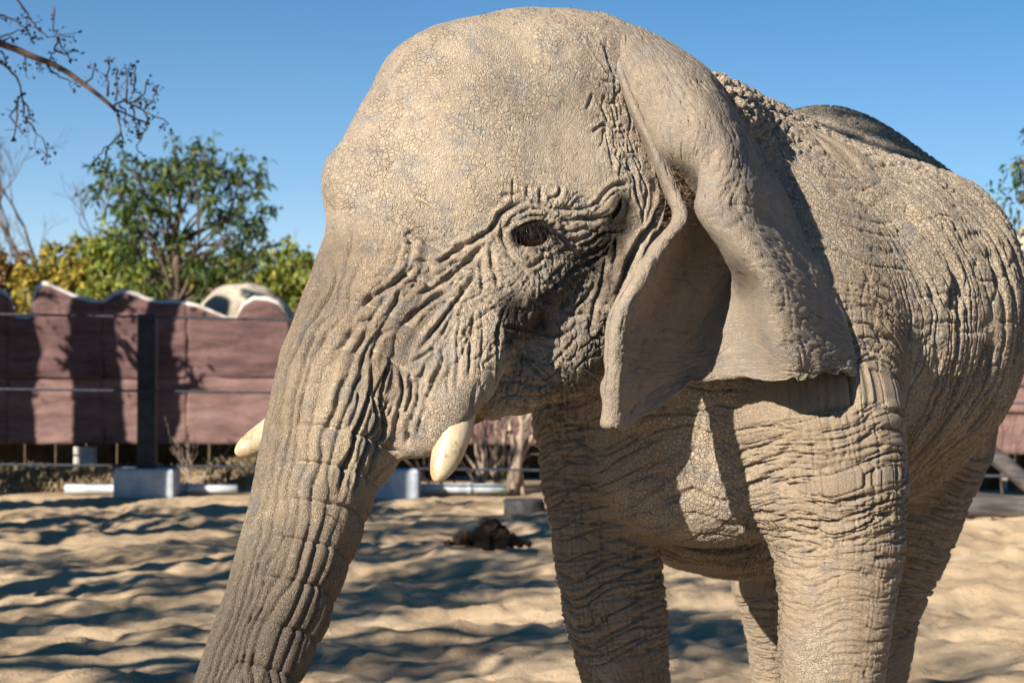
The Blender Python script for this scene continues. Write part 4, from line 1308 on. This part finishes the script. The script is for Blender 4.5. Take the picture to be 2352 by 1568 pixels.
# ------------------------------------------------------------------ cable fence
FD = 27.6
def fence_d(x): return FD - 4.0 * min(1.0, max(0.0, (x - 1250) / 1100))
fence = empty('cable_fence', P(338, 1140, FD) * np.array([1, 1, 0]))
for x in (-776, -219, 338, 895, 1452, 2010, 2567):
    d = fence_d(x)
    b = P(x, 1140, d); g0 = gz(b[0], b[1])
    hb = 0.44 + max(0, -g0) + 0.02
    po = MB().box((b[0], b[1], (0.43 + 2.76) / 2), (0.27, 0.27, 2.33), bev=0.012).build('post', STEEL, fence)
    fb = MB().box((b[0], b[1], 0.43 - hb / 2), (0.92, 0.62, hb), bev=0.06).build('footing_block', CONC, fence, smooth=False)
    fb.parent = po
for y0, y1, y2 in ((722, 737, 745), (893, 903, 925), (1065, 1072, 1092)):
    pts = []
    for x in np.linspace(-776, 2567, 72):
        y = y0 + (y1 - y0) * min(1, max(0, x / 740)) + (y2 - y1) * min(1, max(0, (x - 740) / 1600))
        pts.append(P(x, y, fence_d(x)) + np.array([0, -0.155, 0]))
    MB().tube(pts, 0.019, 6).build('cable', WIRE, fence, smooth=True)
tag(fence, 'dark steel post fence with three wire cables and square concrete footings', 'fence')

# pipes on the sand line
def pipe(x0, x1, y0, y1, label):
    a, b = P(x0, y0, fence_d(x0) + 0.35), P(x1, y1, fence_d(x1) + 0.35)
    a[2] = b[2] = 0.10
    o = MB().tube([a + (b - a) * t for t in np.linspace(0, 1, 9)], 0.075, 12)
    for t in (0.3, 0.72):
        c = a + (b - a) * t; u = norm(b - a) * 0.04
        o.tube([c - u, c + u], 0.088, 12)
    tag(o.build('ground_pipe', PIPE, None, True), label, 'pipe', 'pale pipes along the fence foot')
pipe(150, 545, 1136, 1136, 'pale plastic pipe lying past the footing of the dark post')
pipe(860, 1165, 1144, 1146, 'pale plastic pipe lying between the elephant trunk and the black tub')
# black tub
c = P(1205, 1165, 24.6); c[2] = gz(c[0], c[1])
m = MB()
prof = [(0.27, -0.03), (0.285, 0.05), (0.275, 0.14), (0.29, 0.2), (0.27, 0.215), (0.245, 0.2), (0.225, 0.06), (0.0, 0.05)]
for k in range(32):
    for r, zz in prof: m.v.append((c[0] + r * math.cos(k * math.pi / 16), c[1] + r * math.sin(k * math.pi / 16), c[2] + zz))
for k in range(32):
    for j in range(len(prof) - 1):
        a_, b_ = k * len(prof), ((k + 1) % 32) * len(prof)
        m.f.append([a_ + j, b_ + j, b_ + j + 1, a_ + j + 1])
tag(m.build('rubber_tub', RUBBER, None, True), 'low round black rubber tub sunk in the sand by the fence', 'tub')
# dung heap
c = P(1118, 1290, 18.0); c[2] = gz(c[0], c[1])
dh = empty('dung_heap', c)
rs = random.Random(5)
for dx, dy, dz, r in [(0.03, 0, 0.13, 0.115), (0.10, 0.03, 0.08, 0.10), (-0.06, -0.03, 0.07, 0.085), (-0.20, 0, 0.055, 0.085), (-0.25, 0.04, 0.03, 0.06), (0.2, -0.02, 0.04, 0.07), (0.28, 0.0, 0.02, 0.05), (-0.02, -0.12, 0.03, 0.08), (0.12, -0.10, 0.03, 0.07), (-0.12, 0.08, 0.05, 0.08), (-0.33, -0.03, 0.015, 0.04), (0.36, 0.03, 0.012, 0.035)]:
    rock('dung_ball', c + np.array([dx * 1.15, dy, dz * 1.3 + 0.01]), (r * 1.1, r * 1.05, r * 0.95), DUNG, rs.randint(1, 99), dh, 3, 0.30, 2.4)
tag(dh, 'small heap of dark brown dung lying on the sand', 'dung')
# one fallen leaf
c = P(2257, 1334, 15.7); c[2] = gz(c[0], c[1]) + 0.012
lf = mesh_obj('fallen_leaf', [c + np.array(v) for v in ((-.05, 0, 0), (-.01, -.03, .012), (.05, 0, .004), (-.01, .03, .016), (0, 0, -.004))], [(0, 1, 4), (1, 2, 4), (2, 3, 4), (3, 0, 4)], flat_noise('leaf_orange', (0.30, 0.10, 0.03), (0.42, 0.16, 0.05), 30, 0.7, 0.001))
tag(lf, 'tiny orange fallen leaf lying on the sunlit sand', 'leaf')
# logs at the right
def log(pts, r, label):
    P3 = [np.array(p) for p in pts]
    t = np.linspace(0, 1, 12)
    line = [P3[0] + (P3[1] - P3[0]) * k + np.array([0, 0, 0.02 * math.sin(k * 9)]) for k in t]
    tag(MB().tube(line, [r * (1 + 0.05 * math.sin(k * 13)) for k in t], 14).build('log', LOGW, None, True), label, 'log')
a, b = P(2120, 1165, 23.4), P(2700, 1168, 23.0)
a[2] = b[2] = 0.14
log([a, b], 0.155, 'weathered grey log lying level on the sand before the wall')
a, b = P(2255, 1030, 24.2), P(2480, 1195, 23.75)
log([a, b], 0.115, 'dark slanting log propped behind the level grey log')
print('TIMING yard', round(time.time() - T0, 1))
# ------------------------------------------------------------------ trees and shrubs
def leaf_mat(name, stops, rough=0.55):
    n = N(name)
    r = n.attr('tone')
    col = n.ramp(r, stops)
    n.done(col, rough, None, 0.3)
    tr = n.node('BsdfTranslucent', {'Color': col})
    mx = n.node('MixShader', {0: 0.32, 1: n.b.outputs[0], 2: tr.outputs[0]})
    n.l(mx.outputs[0], n.out.inputs[0])
    return n.m
GREEN = leaf_mat('leaves_green', [(0.0, (0.022, 0.045, 0.012)), (0.55, (0.06, 0.105, 0.022)), (0.85, (0.13, 0.15, 0.03)), (0.95, (0.20, 0.12, 0.03)), (1.0, (0.20, 0.06, 0.03))])
YELLOW = leaf_mat('leaves_yellow', [(0.0, (0.10, 0.11, 0.025)), (0.5, (0.26, 0.22, 0.035)), (0.85, (0.42, 0.30, 0.04)), (1.0, (0.32, 0.15, 0.04))])
LIME = leaf_mat('leaves_lime', [(0.0, (0.09, 0.13, 0.03)), (0.6, (0.24, 0.27, 0.045)), (1.0, (0.42, 0.36, 0.07))])
RUST = leaf_mat('leaves_rust', [(0.0, (0.10, 0.06, 0.02)), (0.6, (0.20, 0.11, 0.03)), (1.0, (0.26, 0.09, 0.04))])
DRYG = leaf_mat('dry_grass', [(0.0, (0.17, 0.125, 0.07)), (0.6, (0.32, 0.245, 0.14)), (1.0, (0.44, 0.36, 0.22))], 0.8)

def leaves_mesh(name, cen, dirs, ln, wd, mat, parent, seed, droop=0.25):
    """one folded leaf (4 triangles) per centre"""
    rs = np.random.RandomState(seed)
    n_ = len(cen)
    d = dirs / (np.linalg.norm(dirs, axis=1, keepdims=True) + 1e-9)
    s = np.cross(d, rs.normal(size=(n_, 3)))
    s /= np.linalg.norm(s, axis=1, keepdims=True) + 1e-9
    up = np.cross(s, d)
    L = (ln * rs.uniform(0.6, 1.25, n_))[:, None]; W = (wd * rs.uniform(0.7, 1.2, n_))[:, None]
    tip = cen + d * L - np.array([0, 0, 1]) * L * droop
    mid = cen + d * L * 0.5 - up * W * 0.12
    V = np.stack([cen, mid + s * W * 0.5 + up * W * 0.2, tip, mid - s * W * 0.5 + up * W * 0.2, mid], 1).reshape(-1, 3)
    o = np.arange(n_)[:, None] * 5
    F = np.concatenate([o + [0, 1, 4], o + [1, 2, 4], o + [2, 3, 4], o + [3, 0, 4]])
    ob = mesh_obj(name, V - np.array(parent.location), F, mat, parent)
    tone = np.clip(rs.beta(2.0, 2.2, n_), 0, 1)
    set_attr(ob.data, 'tone', np.repeat(tone, 5))
    return ob

def limb(mb, a, b, r0, r1, rs, seg=6, n_=7, bow=0.08):
    a, b = np.array(a, float), np.array(b, float)
    L = np.linalg.norm(b - a)
    off = np.array([rs.gauss(0, 1), rs.gauss(0, 1), rs.gauss(0, 0.6)]) * L * bow
    pts, rad = [], []
    for i in range(n_):
        t = i / (n_ - 1)
        j = np.array([rs.gauss(0, 1) for _ in range(3)]) * L * 0.012 * (0 < i < n_ - 1)
        pts.append(a + (b - a) * t + off * math.sin(math.pi * t) + j); rad.append(r0 + (r1 - r0) * t)
    mb.tube(pts, rad, seg)
    return pts

def grow(mb, p, d, L, r, depth, rs, tips, spread=0.6, up=0.12, kids=(2, 3), shrink=0.70, seg=5):
    """plain recursive branching; collects twig points"""
    d = np.array(d) / np.linalg.norm(d)
    e = p + d * L
    pts = limb(mb, p, e, r, r * 0.62, rs, seg, 5, 0.06)
    if depth <= 1: tips += pts[1:]
    if depth == 0: return
    for k in range(rs.randint(*kids)):
        q = pts[-1] if k == 0 else pts[rs.randint(2, 4)]
        nd = d + np.array([rs.gauss(0, spread), rs.gauss(0, spread), rs.gauss(0, spread) + up])
        grow(mb, q, nd, L * shrink * rs.uniform(0.75, 1.2), max(r * 0.58, 0.004), depth - 1, rs, tips, spread, up, kids, shrink, max(3, seg - 1))

def clump_tree(name, base, top, r, clumps, D, mat, label, cat='tree', seed=1, leaf=(0.20, 0.075), per=260, bark=None, group=None, droop=0.35):
    """a tree from surveyed foliage clumps (x, y, depth offset, radius px)"""
    rs = random.Random(seed); nr = np.random.RandomState(seed)
    b, t = np.array(base, float), np.array(top, float)
    root = empty(name, b)
    mb = MB()
    pts = limb(mb, b, t, r, r * 0.55, rs, 10, 9, 0.03)
    cen, dr = [], []
    for x, y, dd, rp in clumps:
        c = P(x, y, D + dd); rm = pm(rp, D)
        st_ = pts[rs.randint(6, 8)]
        lp = limb(mb, st_, c, r * 0.24, 0.014, rs, 5, 6, 0.09)
        for _ in range(7):
            v = nr.normal(size=3); v /= np.linalg.norm(v)
            limb(mb, lp[rs.randint(3, 5)], c + v * rm * 0.8, 0.016, 0.006, rs, 3, 4, 0.05)
        k = int(per * (rp / 45.0) ** 2)
        # leaves hang in short sprays rather than evenly
        ns = max(3, k // 11)
        v = nr.normal(size=(ns, 3)); v /= np.linalg.norm(v, axis=1, keepdims=True)
        sp = c + v * rm * (nr.uniform(0.15, 1.0, (ns, 1)) ** 0.5)
        ax = v + nr.normal(size=(ns, 3)) * 0.5 + np.array([0, 0, -0.25])
        for q, a_ in zip(sp, ax):
            a_ = a_ / np.linalg.norm(a_)
            tt = nr.uniform(0, 0.45, (11, 1))
            cen.append(q + a_ * tt + nr.normal(size=(11, 3)) * 0.03); dr.append(a_ * 0.6 + nr.normal(size=(11, 3)) * 0.7)
    mb.build('trunk', bark or BARK, root, True)
    leaves_mesh('crown', np.concatenate(cen), np.concatenate(dr), leaf[0], leaf[1], mat, root, seed, droop)
    tag(root, label, cat, group)
    return root

# the green tree standing behind the wall
D = 39.0
clump_tree('green_tree', P(398, 1090, D) * np.array([1, 1, 0]), P(405, 560, D), 0.17,
    [(262, 408, .3, 40), (300, 395, -.4, 38), (345, 412, .5, 44), (392, 385, -.3, 42), (432, 372, .2, 40), (478, 362, -.5, 36), (512, 380, .3, 40), (552, 412, -.3, 42),
     (585, 432, .2, 30), (335, 450, -.6, 40), (300, 470, .3, 30), (395, 438, .6, 42), (455, 430, -.6, 46), (510, 452, .5, 40), (300, 520, -.2, 34), (345, 510, .6, 36), (400, 505, -.4, 30),
     (560, 480, -.2, 30), (585, 505, .4, 26), (540, 535, -.5, 34), (580, 560, .1, 30), (500, 555, .5, 40), (455, 585, -.4, 36), (330, 560, .2, 36), (295, 545, -.5, 28), (370, 590, .5, 34),
     (520, 600, -.1, 34), (560, 605, .3, 28), (600, 590, -.3, 20), (430, 640, .4, 34), (480, 640, -.3, 30), (240, 425, -.2, 24), (350, 640, .2, 28)],
    D, GREEN, 'spreading dark green tree with a crooked trunk behind the maroon wall', seed=3, per=200)

D = 46.0
def bush(name, clumps, mat, label, seed, D=46.0, per=330, leaf=(0.24, 0.13)):
    x = sum(c[0] for c in clumps) / len(clumps); y = min(c[1] for c in clumps)
    b = P(x, 1050, D); b[2] = 0
    return clump_tree(name, b, P(x, y + 60, D), 0.10, clumps, D, mat, label, 'tree', seed, leaf, per, group=None)
bush('yellow_tree', [(130, 640, 0, 60), (175, 600, .5, 50), (215, 640, -.4, 55), (160, 690, .2, 60), (230, 590, .3, 36), (100, 690, -.3, 50)], YELLOW, 'yellowing autumn tree below the leafless tree, over the wall', 11)
bush('olive_tree', [(255, 560, 0, 42), (285, 600, .4, 55), (330, 640, -.3, 55), (270, 650, .3, 55), (310, 690, .2, 60), (240, 690, 0, 45), (370, 680, .4, 50)], LIME, 'olive green tree between the yellow tree and the dark green tree', 12, 44)
bush('gold_tree', [(430, 620, 0, 45), (470, 650, .4, 50), (410, 670, -.3, 50), (500, 625, .2, 32), (455, 700, 0, 55), (380, 640, .3, 40)], YELLOW, 'golden leaved tree seen through the trunk of the dark green tree', 13, 48)
bush('lime_tree', [(590, 625, 0, 45), (640, 615, .4, 46), (690, 620, -.3, 44), (730, 640, .3, 44), (610, 680, .2, 50), (670, 670, 0, 55), (720, 700, .3, 55), (770, 680, 0, 50)], LIME, 'bright lime yellow tree above the pale boulder', 14, 46)
bush('rusty_tree', [(20, 640, 0, 48), (60, 660, .4, 46), (-30, 650, 0, 50), (30, 700, .3, 55), (-60, 690, .3, 55), (85, 700, 0, 40)], RUST, 'rust brown autumn tree at the foot of the leafless tree', 15, 48)

def bare_tree(name, base, L, r, depth, seed, label, spread=0.42, mat=None, lean=(0.0, 0, 1)):
    rs = random.Random(seed)
    root = empty(name, base)
    mb = MB(); tips = []
    p0 = np.array(base, float)
    pts = limb(mb, p0, p0 + np.array(lean) * L, r, r * 0.8, rs, 8, 8, 0.03)
    for k in range(5):
        a_ = rs.uniform(0, 6.28)
        grow(mb, pts[rs.randint(4, 7)], (math.cos(a_) * 0.75, math.sin(a_) * 0.3, 0.9), L * 0.42, r * 0.55, depth, rs, tips, spread, 0.22)
    mb.build('branches', mat or BARK, root, True)
    tag(root, label, 'tree')
    return root
b = P(130, 1050, 52); b[2] = 0
bare_tree('leafless_tree', b, 5.0, 0.12, 5, 21, 'leafless grey tree with fine upswept twigs above the yellow tree', lean=(-0.06, 0, 1.0))
b = P(715, 1050, 55); b[2] = 0
bare_tree('leafless_tree', b, 3.4, 0.06, 4, 23, 'thin leafless treetop beside the elephant brow, above the lime tree', 0.35)

# boulders behind the wall
bd = P(565, 740, 33.6)
tag(rock('boulder', bd, (0.86, 0.8, 0.72), STONE, 4, sub=5, amp=0.12, freq=1.1), 'smooth tan boulder showing above the dip of the maroon wall', 'boulder')
bd2 = P(2400, 640, 34)
tag(rock('boulder', bd2, (0.95, 0.9, 1.15), STONE, 9, sub=5, amp=0.12, freq=1.1), 'grey boulder rising behind the elephant rump', 'boulder')
# leafy branch tips at the right edge
D = 20.0
clump_tree('right_tree', P(2760, 1240, D) * np.array([1, 1, 0]), P(2700, 250, D), 0.14,
    [(2345, 370, 0, 20), (2342, 400, .2, 16), (2348, 460, .1, 17), (2338, 455, 0, 10), (2350, 535, 0, 12), (2420, 380, 0, 45), (2460, 460, .3, 50), (2500, 330, 0, 60), (2560, 420, .4, 70), (2440, 540, .3, 40)],
    D, GREEN, 'dark green leafy branch reaching in beside the elephant rump', seed=31, leaf=(0.11, 0.045), per=300)

# ---- the leafless tree whose branch hangs into the picture, left of the yard
BD = 13.0
def BZ(z): return [(0.3867 * x, 0.3867 * y) for x, y in z]
hang = empty('overhanging_tree', (-6.3, 13.4, 0))
rs = random.Random(8)
tr = MB()
tp = limb(tr, (-6.3, 13.4, -0.1), (-6.0, 13.2, 5.4), 0.20, 0.15, rs, 12, 9, 0.02)
tips = []
for k in range(5):
    a_ = 2.4 + k * 0.5
    grow(tr, tp[-1 - (k % 3)], (math.cos(a_), math.sin(a_), 1.4), 1.0, 0.10, 3, rs, tips, 0.5, 0.2)
tr.build('trunk', BARK, hang, True)
br = MB()
def BP(z, dd=0.0): return [P(x, y, BD + dd) for x, y in BZ(z)]
main = [tp[6]] + [P(-150, 62, BD + 0.1)] + BP([(-60, 240), (0, 260), (100, 295), (200, 340), (300, 375), (400, 430), (500, 500), (590, 570), (650, 620), (690, 660)])
br.tube(main, [0.085, 0.05] + list(np.linspace(0.030, 0.013, 10)), 8)
twigs = [
    [(690, 660), (705, 720), (715, 800), (640, 870), (590, 920), (555, 970)], [(715, 800), (730, 850)], [(640, 870), (620, 960), (610, 1000)],
    [(670, 630), (720, 605), (770, 612), (860, 660), (940, 700), (1000, 735)], [(640, 570), (645, 440), (645, 360)], [(690, 600), (695, 480), (700, 400)], [(750, 605), (750, 500), (752, 400)],
    [(795, 560), (805, 430), (800, 385)], [(780, 612), (850, 560), (870, 490)], [(860, 650), (920, 580), (940, 510)], [(690, 650), (740, 680), (800, 700), (870, 760), (820, 860), (850, 930)],
    [(770, 612), (800, 660), (800, 720), (830, 800)], [(710, 620), (740, 660), (745, 760)], [(860, 660), (870, 720), (860, 760)], [(820, 640), (840, 600), (830, 540)], [(500, 500), (540, 460), (560, 400)],
    [(0, 370), (70, 430), (120, 500), (130, 600), (150, 680), (190, 760), (250, 830), (280, 880), (280, 950)], [(120, 560), (90, 640), (60, 690), (110, 760), (140, 800)], [(130, 600), (170, 640), (175, 700)], [(100, 620), (95, 720), (90, 820)],
    [(-20, 85), (70, 110), (120, 150), (170, 200), (220, 240)], [(90, -20), (150, 60), (190, 120), (240, 180), (290, 220), (350, 210), (430, 225)], [(350, 215), (320, 300), (290, 370)], [(350, 215), (375, 290), (430, 350)], [(320, 300), (380, 320), (455, 300)],
    [(280, 370), (300, 430), (380, 470), (420, 490), (460, 470)], [(0, 220), (60, 200), (110, 180), (160, 190)], [(20, 250), (60, 220), (90, 240)], [(320, 50), (320, 200)], [(240, 360), (245, 420)], [(150, 320), (160, 400)], [(0, 300), (40, 370)],
]
nr = np.random.RandomState(4)
buds = []
for i, t in enumerate(twigs):
    dd = nr.uniform(-0.35, 0.35)
    zz = np.array(t, float)
    pts = BP([tuple(q) for q in smooth_poly(zz, 22)], dd * 0.4)
    pts = [p + nr.normal(size=3) * 0.006 for p in pts]
    br.tube(pts, np.linspace(0.0095, 0.0035, len(pts)), 4)
    buds += [pts[-1]] * 3 + [pts[k] for k in nr.randint(0, len(pts), 1 + len(pts) // 8)]
    for k in range(len(pts) // 4):
        p = pts[nr.randint(1, len(pts))]
        e = p + np.array([nr.normal() * 0.05, nr.normal() * 0.05, nr.normal() * 0.05 - 0.02])
        br.tube([p, (p + e) / 2 + nr.normal(size=3) * 0.006, e], [0.004, 0.003, 0.002], 3)
        buds.append(e)
limbo = br.build('hanging_branch', TWIG, hang, True)
bb = MB()
cen = np.array(buds) + nr.normal(size=(len(buds), 3)) * 0.018
dv = nr.normal(size=(len(buds), 3))
PODS = leaf_mat('seed_pods', [(0.0, (0.018, 0.014, 0.014)), (0.7, (0.045, 0.028, 0.024)), (0.95, (0.16, 0.05, 0.035)), (1.0, (0.22, 0.07, 0.04))], 0.8)
lv = leaves_mesh('seed_pods', np.repeat(cen, 2, 0) + nr.normal(size=(len(cen) * 2, 3)) * 0.010, nr.normal(size=(len(cen) * 2, 3)), 0.036, 0.026, PODS, hang, 5, 0.1)
lv['kind'] = 'stuff'
tag(hang, 'bare tree whose drooping branch with dry seed pods hangs against the sky', 'tree')

# ---- trees left of the yard, out of the picture, whose shadows fall across the sand and the wall
def shade_tree(base, H, r, seed, label, leafy, reach=1.5, n_cl=26, lean=(0, 0)):
    rs = random.Random(seed); nr = np.random.RandomState(seed)
    b = np.array([base[0], base[1], -0.1])
    root = empty('shade_tree', b)
    mb = MB(); tips = []
    pts = limb(mb, b, b + np.array([lean[0], lean[1], H * 0.72]), r, r * 0.72, rs, 10, 9, 0.015)
    for k in range(8):
        a_ = k * 0.8 + rs.uniform(-0.3, 0.3)
        grow(mb, pts[rs.randint(5, 8)], (math.cos(a_), math.sin(a_), 0.75), reach, r * 0.42, 3, rs, tips, 0.45, 0.12)
    mb.build('trunk', BARK, root, True)
    if leafy:
        tips = np.array(tips)
        c = tips[nr.randint(0, len(tips), n_cl * 40)] + nr.normal(size=(n_cl * 40, 3)) * 0.16
        leaves_mesh('crown', c, nr.normal(size=c.shape), 0.16, 0.085, YELLOW, root, seed, 0.3)
    tag(root, label, 'tree', 'shade trees along the left side of the yard')
for bx, by, H, r, sd, reach, lf, lab in [
    (-12.4, 26.0, 10.0, 0.36, 49, 0.3, 2, 'thick bare tree trunk farthest along the maroon wall'),
    (-10.75, 26.2, 10.5, 0.42, 41, 0.3, 2, 'thick straight bare shade tree standing by the left end of the maroon wall'),
    (-9.55, 26.4, 10.0, 0.30, 42, 0.35, 2, 'slim shade tree next to the thick one by the maroon wall'),
    (-8.77, 23.4, 10.0, 0.44, 43, 0.6, 5, 'stout shade tree in line with the dark fence post'),
    (-7.80, 19.7, 10.0, 0.42, 44, 0.7, 10, 'stout shade tree beyond the left edge of the sand'),
    (-10.0, 14.0, 8.5, 0.22, 45, 1.7, 130, 'spreading yellow leaved shade tree left of the hanging branch'),
    (-9.4, 8.3, 8.0, 0.20, 46, 1.6, 90, 'spreading yellow leaved shade tree nearest the sandy foreground'),
    (-9.0, 3.7, 7.2, 0.18, 47, 1.6, 150, 'low dense yellow leaved shade tree between the added dark ground and the sand'),
    ]:
    shade_tree((bx, by), H, r, sd, lab, True, reach=reach, n_cl=lf)

# the tree left of the camera whose long bough shades the elephant's hip
rs = random.Random(91); nr = np.random.RandomState(91)
root = empty('bough_tree', (-7.0, -0.6, -0.1))
mb = MB()
tp = limb(mb, (-7.0, -0.6, -0.1), (-6.8, -0.4, 6.6), 0.2, 0.13, rs, 10, 9, 0.01)
cl = []
for e, r_ in (((-3.95, 0.62, 7.05), 0.34), ((-3.55, 0.52, 6.72), 0.30), ((-3.2, 0.42, 6.42), 0.24)):
    lp = limb(mb, tp[-2], e, 0.07, 0.02, rs, 6, 7, 0.04)
    c_ = np.array(e) + nr.normal(size=(190, 3)) * np.array([r_ * 0.55, r_ * 0.55, r_ * 0.32]); cl.append(c_)
for k in range(5):
    e = np.array([-7.0 - nr.uniform(0, 1.6), -0.6 + nr.uniform(-1.5, 1.5), nr.uniform(6.5, 8.5)])
    limb(mb, tp[-3], e, 0.06, 0.02, rs, 5, 6, 0.05); cl.append(e + nr.normal(size=(160, 3)) * 0.5)
mb.build('trunk', BARK, root, True)
c_ = np.concatenate(cl)
leaves_mesh('crown', c_, nr.normal(size=c_.shape), 0.15, 0.08, YELLOW, root, 92, 0.3)
tag(root, 'yellow leaved tree with one long bough, standing on the added dark ground', 'tree')

# ---- low growth under the wall
def tuft_field(name, n_, xr, yr, hgt, seed, label):
    nr = np.random.RandomState(seed)
    x = nr.uniform(*xr, n_); y = nr.uniform(*yr, n_)
    mound = 0.42 * np.exp(-((y - (yr[0] + yr[1]) / 2 - 0.4) / 0.9) ** 2) * (0.6 + 0.4 * vnoise(np.c_[x * 0.7, y * 0.7], seed))
    c = np.c_[x, y, mound - 0.03]
    root = empty(name, (np.mean(xr), np.mean(yr), 0))
    d = np.c_[nr.normal(0, 0.5, n_), nr.normal(0, 0.5, n_), np.ones(n_)]
    o = leaves_mesh(name + '_blades', c, d, hgt, 0.035, DRYG, root, seed, 0.25)
    xs, ys = np.meshgrid(np.linspace(xr[0] - .5, xr[1] + .5, 40), np.linspace(yr[0] - .3, yr[1] + .6, 14))
    zz = 0.40 * np.exp(-((ys - (yr[0] + yr[1]) / 2 - 0.4) / 0.9) ** 2) * (0.6 + 0.4 * vnoise(np.c_[xs.ravel() * 0.7, ys.ravel() * 0.7], seed).reshape(xs.shape)) - 0.05
    root2 = mesh_obj('soil_mound', np.c_[xs.ravel(), ys.ravel(), zz.ravel()] - np.array(root.location), grid_faces(14, 40), SAND, root, True)
    root2['kind'] = 'stuff'; o['kind'] = 'stuff'
    tag(root, label, 'grass', kind='stuff')
tuft_field('dry_grass', 2600, (-9.0, -5.2), (28.6, 31.0), 0.32, 61, 'bank of straw coloured dry grass under the maroon wall')
tuft_field('dry_grass', 500, (-5.0, -3.6), (28.9, 30.4), 0.24, 62, 'thin straw coloured weeds beside the dark post footing')

def stems(name, base, n_, H, seed, label, mat, spread=0.5, r=0.022):
    rs = random.Random(seed)
    root = empty(name, base)
    for k in range(n_):
        mb = MB(); tips = []
        p = np.array(base) + np.array([rs.uniform(-0.25, 0.25), rs.uniform(-0.15, 0.15), -0.05])
        grow(mb, p, (rs.gauss(0, spread), rs.gauss(0, 0.2), 1.0), H * rs.uniform(0.45, 0.7), r * rs.uniform(0.6, 1.2), 3, rs, tips, 0.32, 0.2, (1, 3), 0.66)
        mb.build('stem', mat, root, True)
    tag(root, label, 'shrub')
def at_sand(x, d):
    p = P(x, 1100, d); p[2] = gz(p[0], p[1]); return p
stems('bare_shrub', at_sand(1180, 28.3), 5, 2.3, 71, 'pale stemmed leafless shrub rising by the black tub', BARK_PALE, 0.14, 0.06)
stems('bare_shrub', at_sand(1112, 28.4), 16, 1.7, 72, 'tangle of slanting tan twigs behind the near tusk', BARK_PALE, 0.55, 0.028)
stems('bare_shrub', at_sand(1020, 29.2), 6, 1.3, 73, 'low brown twiggy shrub between the blue-grey footing and the tusk', TWIG, 0.6, 0.02)
stems('bare_shrub', at_sand(2320, 25.2), 9, 1.1, 74, 'brown twiggy brush behind the slanting log', TWIG, 0.7, 0.02)
stems('bare_shrub', at_sand(440, 28.9), 6, 0.8, 75, 'short pale weeds right of the dark post footing', BARK_PALE, 0.6, 0.014)
D = 28.9
clump_tree('green_weed', at_sand(520, D), P(520, 1075, D), 0.02, [(510, 1060, 0, 14), (528, 1085, .1, 16), (540, 1110, 0, 16), (515, 1110, .1, 14)], D, GREEN, 'small dark green weed by the fence, left of the trunk', 'weed', 77, (0.08, 0.04), 500)
clump_tree('straw_weed', at_sand(1150, 28.2), P(1150, 1100, 28.2), 0.015, [(1145, 1095, 0, 16), (1155, 1115, .1, 18), (1140, 1120, 0, 14)], 28.2, LIME, 'small yellowish weed at the foot of the pale stemmed shrub', 'weed', 78, (0.07, 0.03), 600)
print('TIMING plants', round(time.time() - T0, 1))
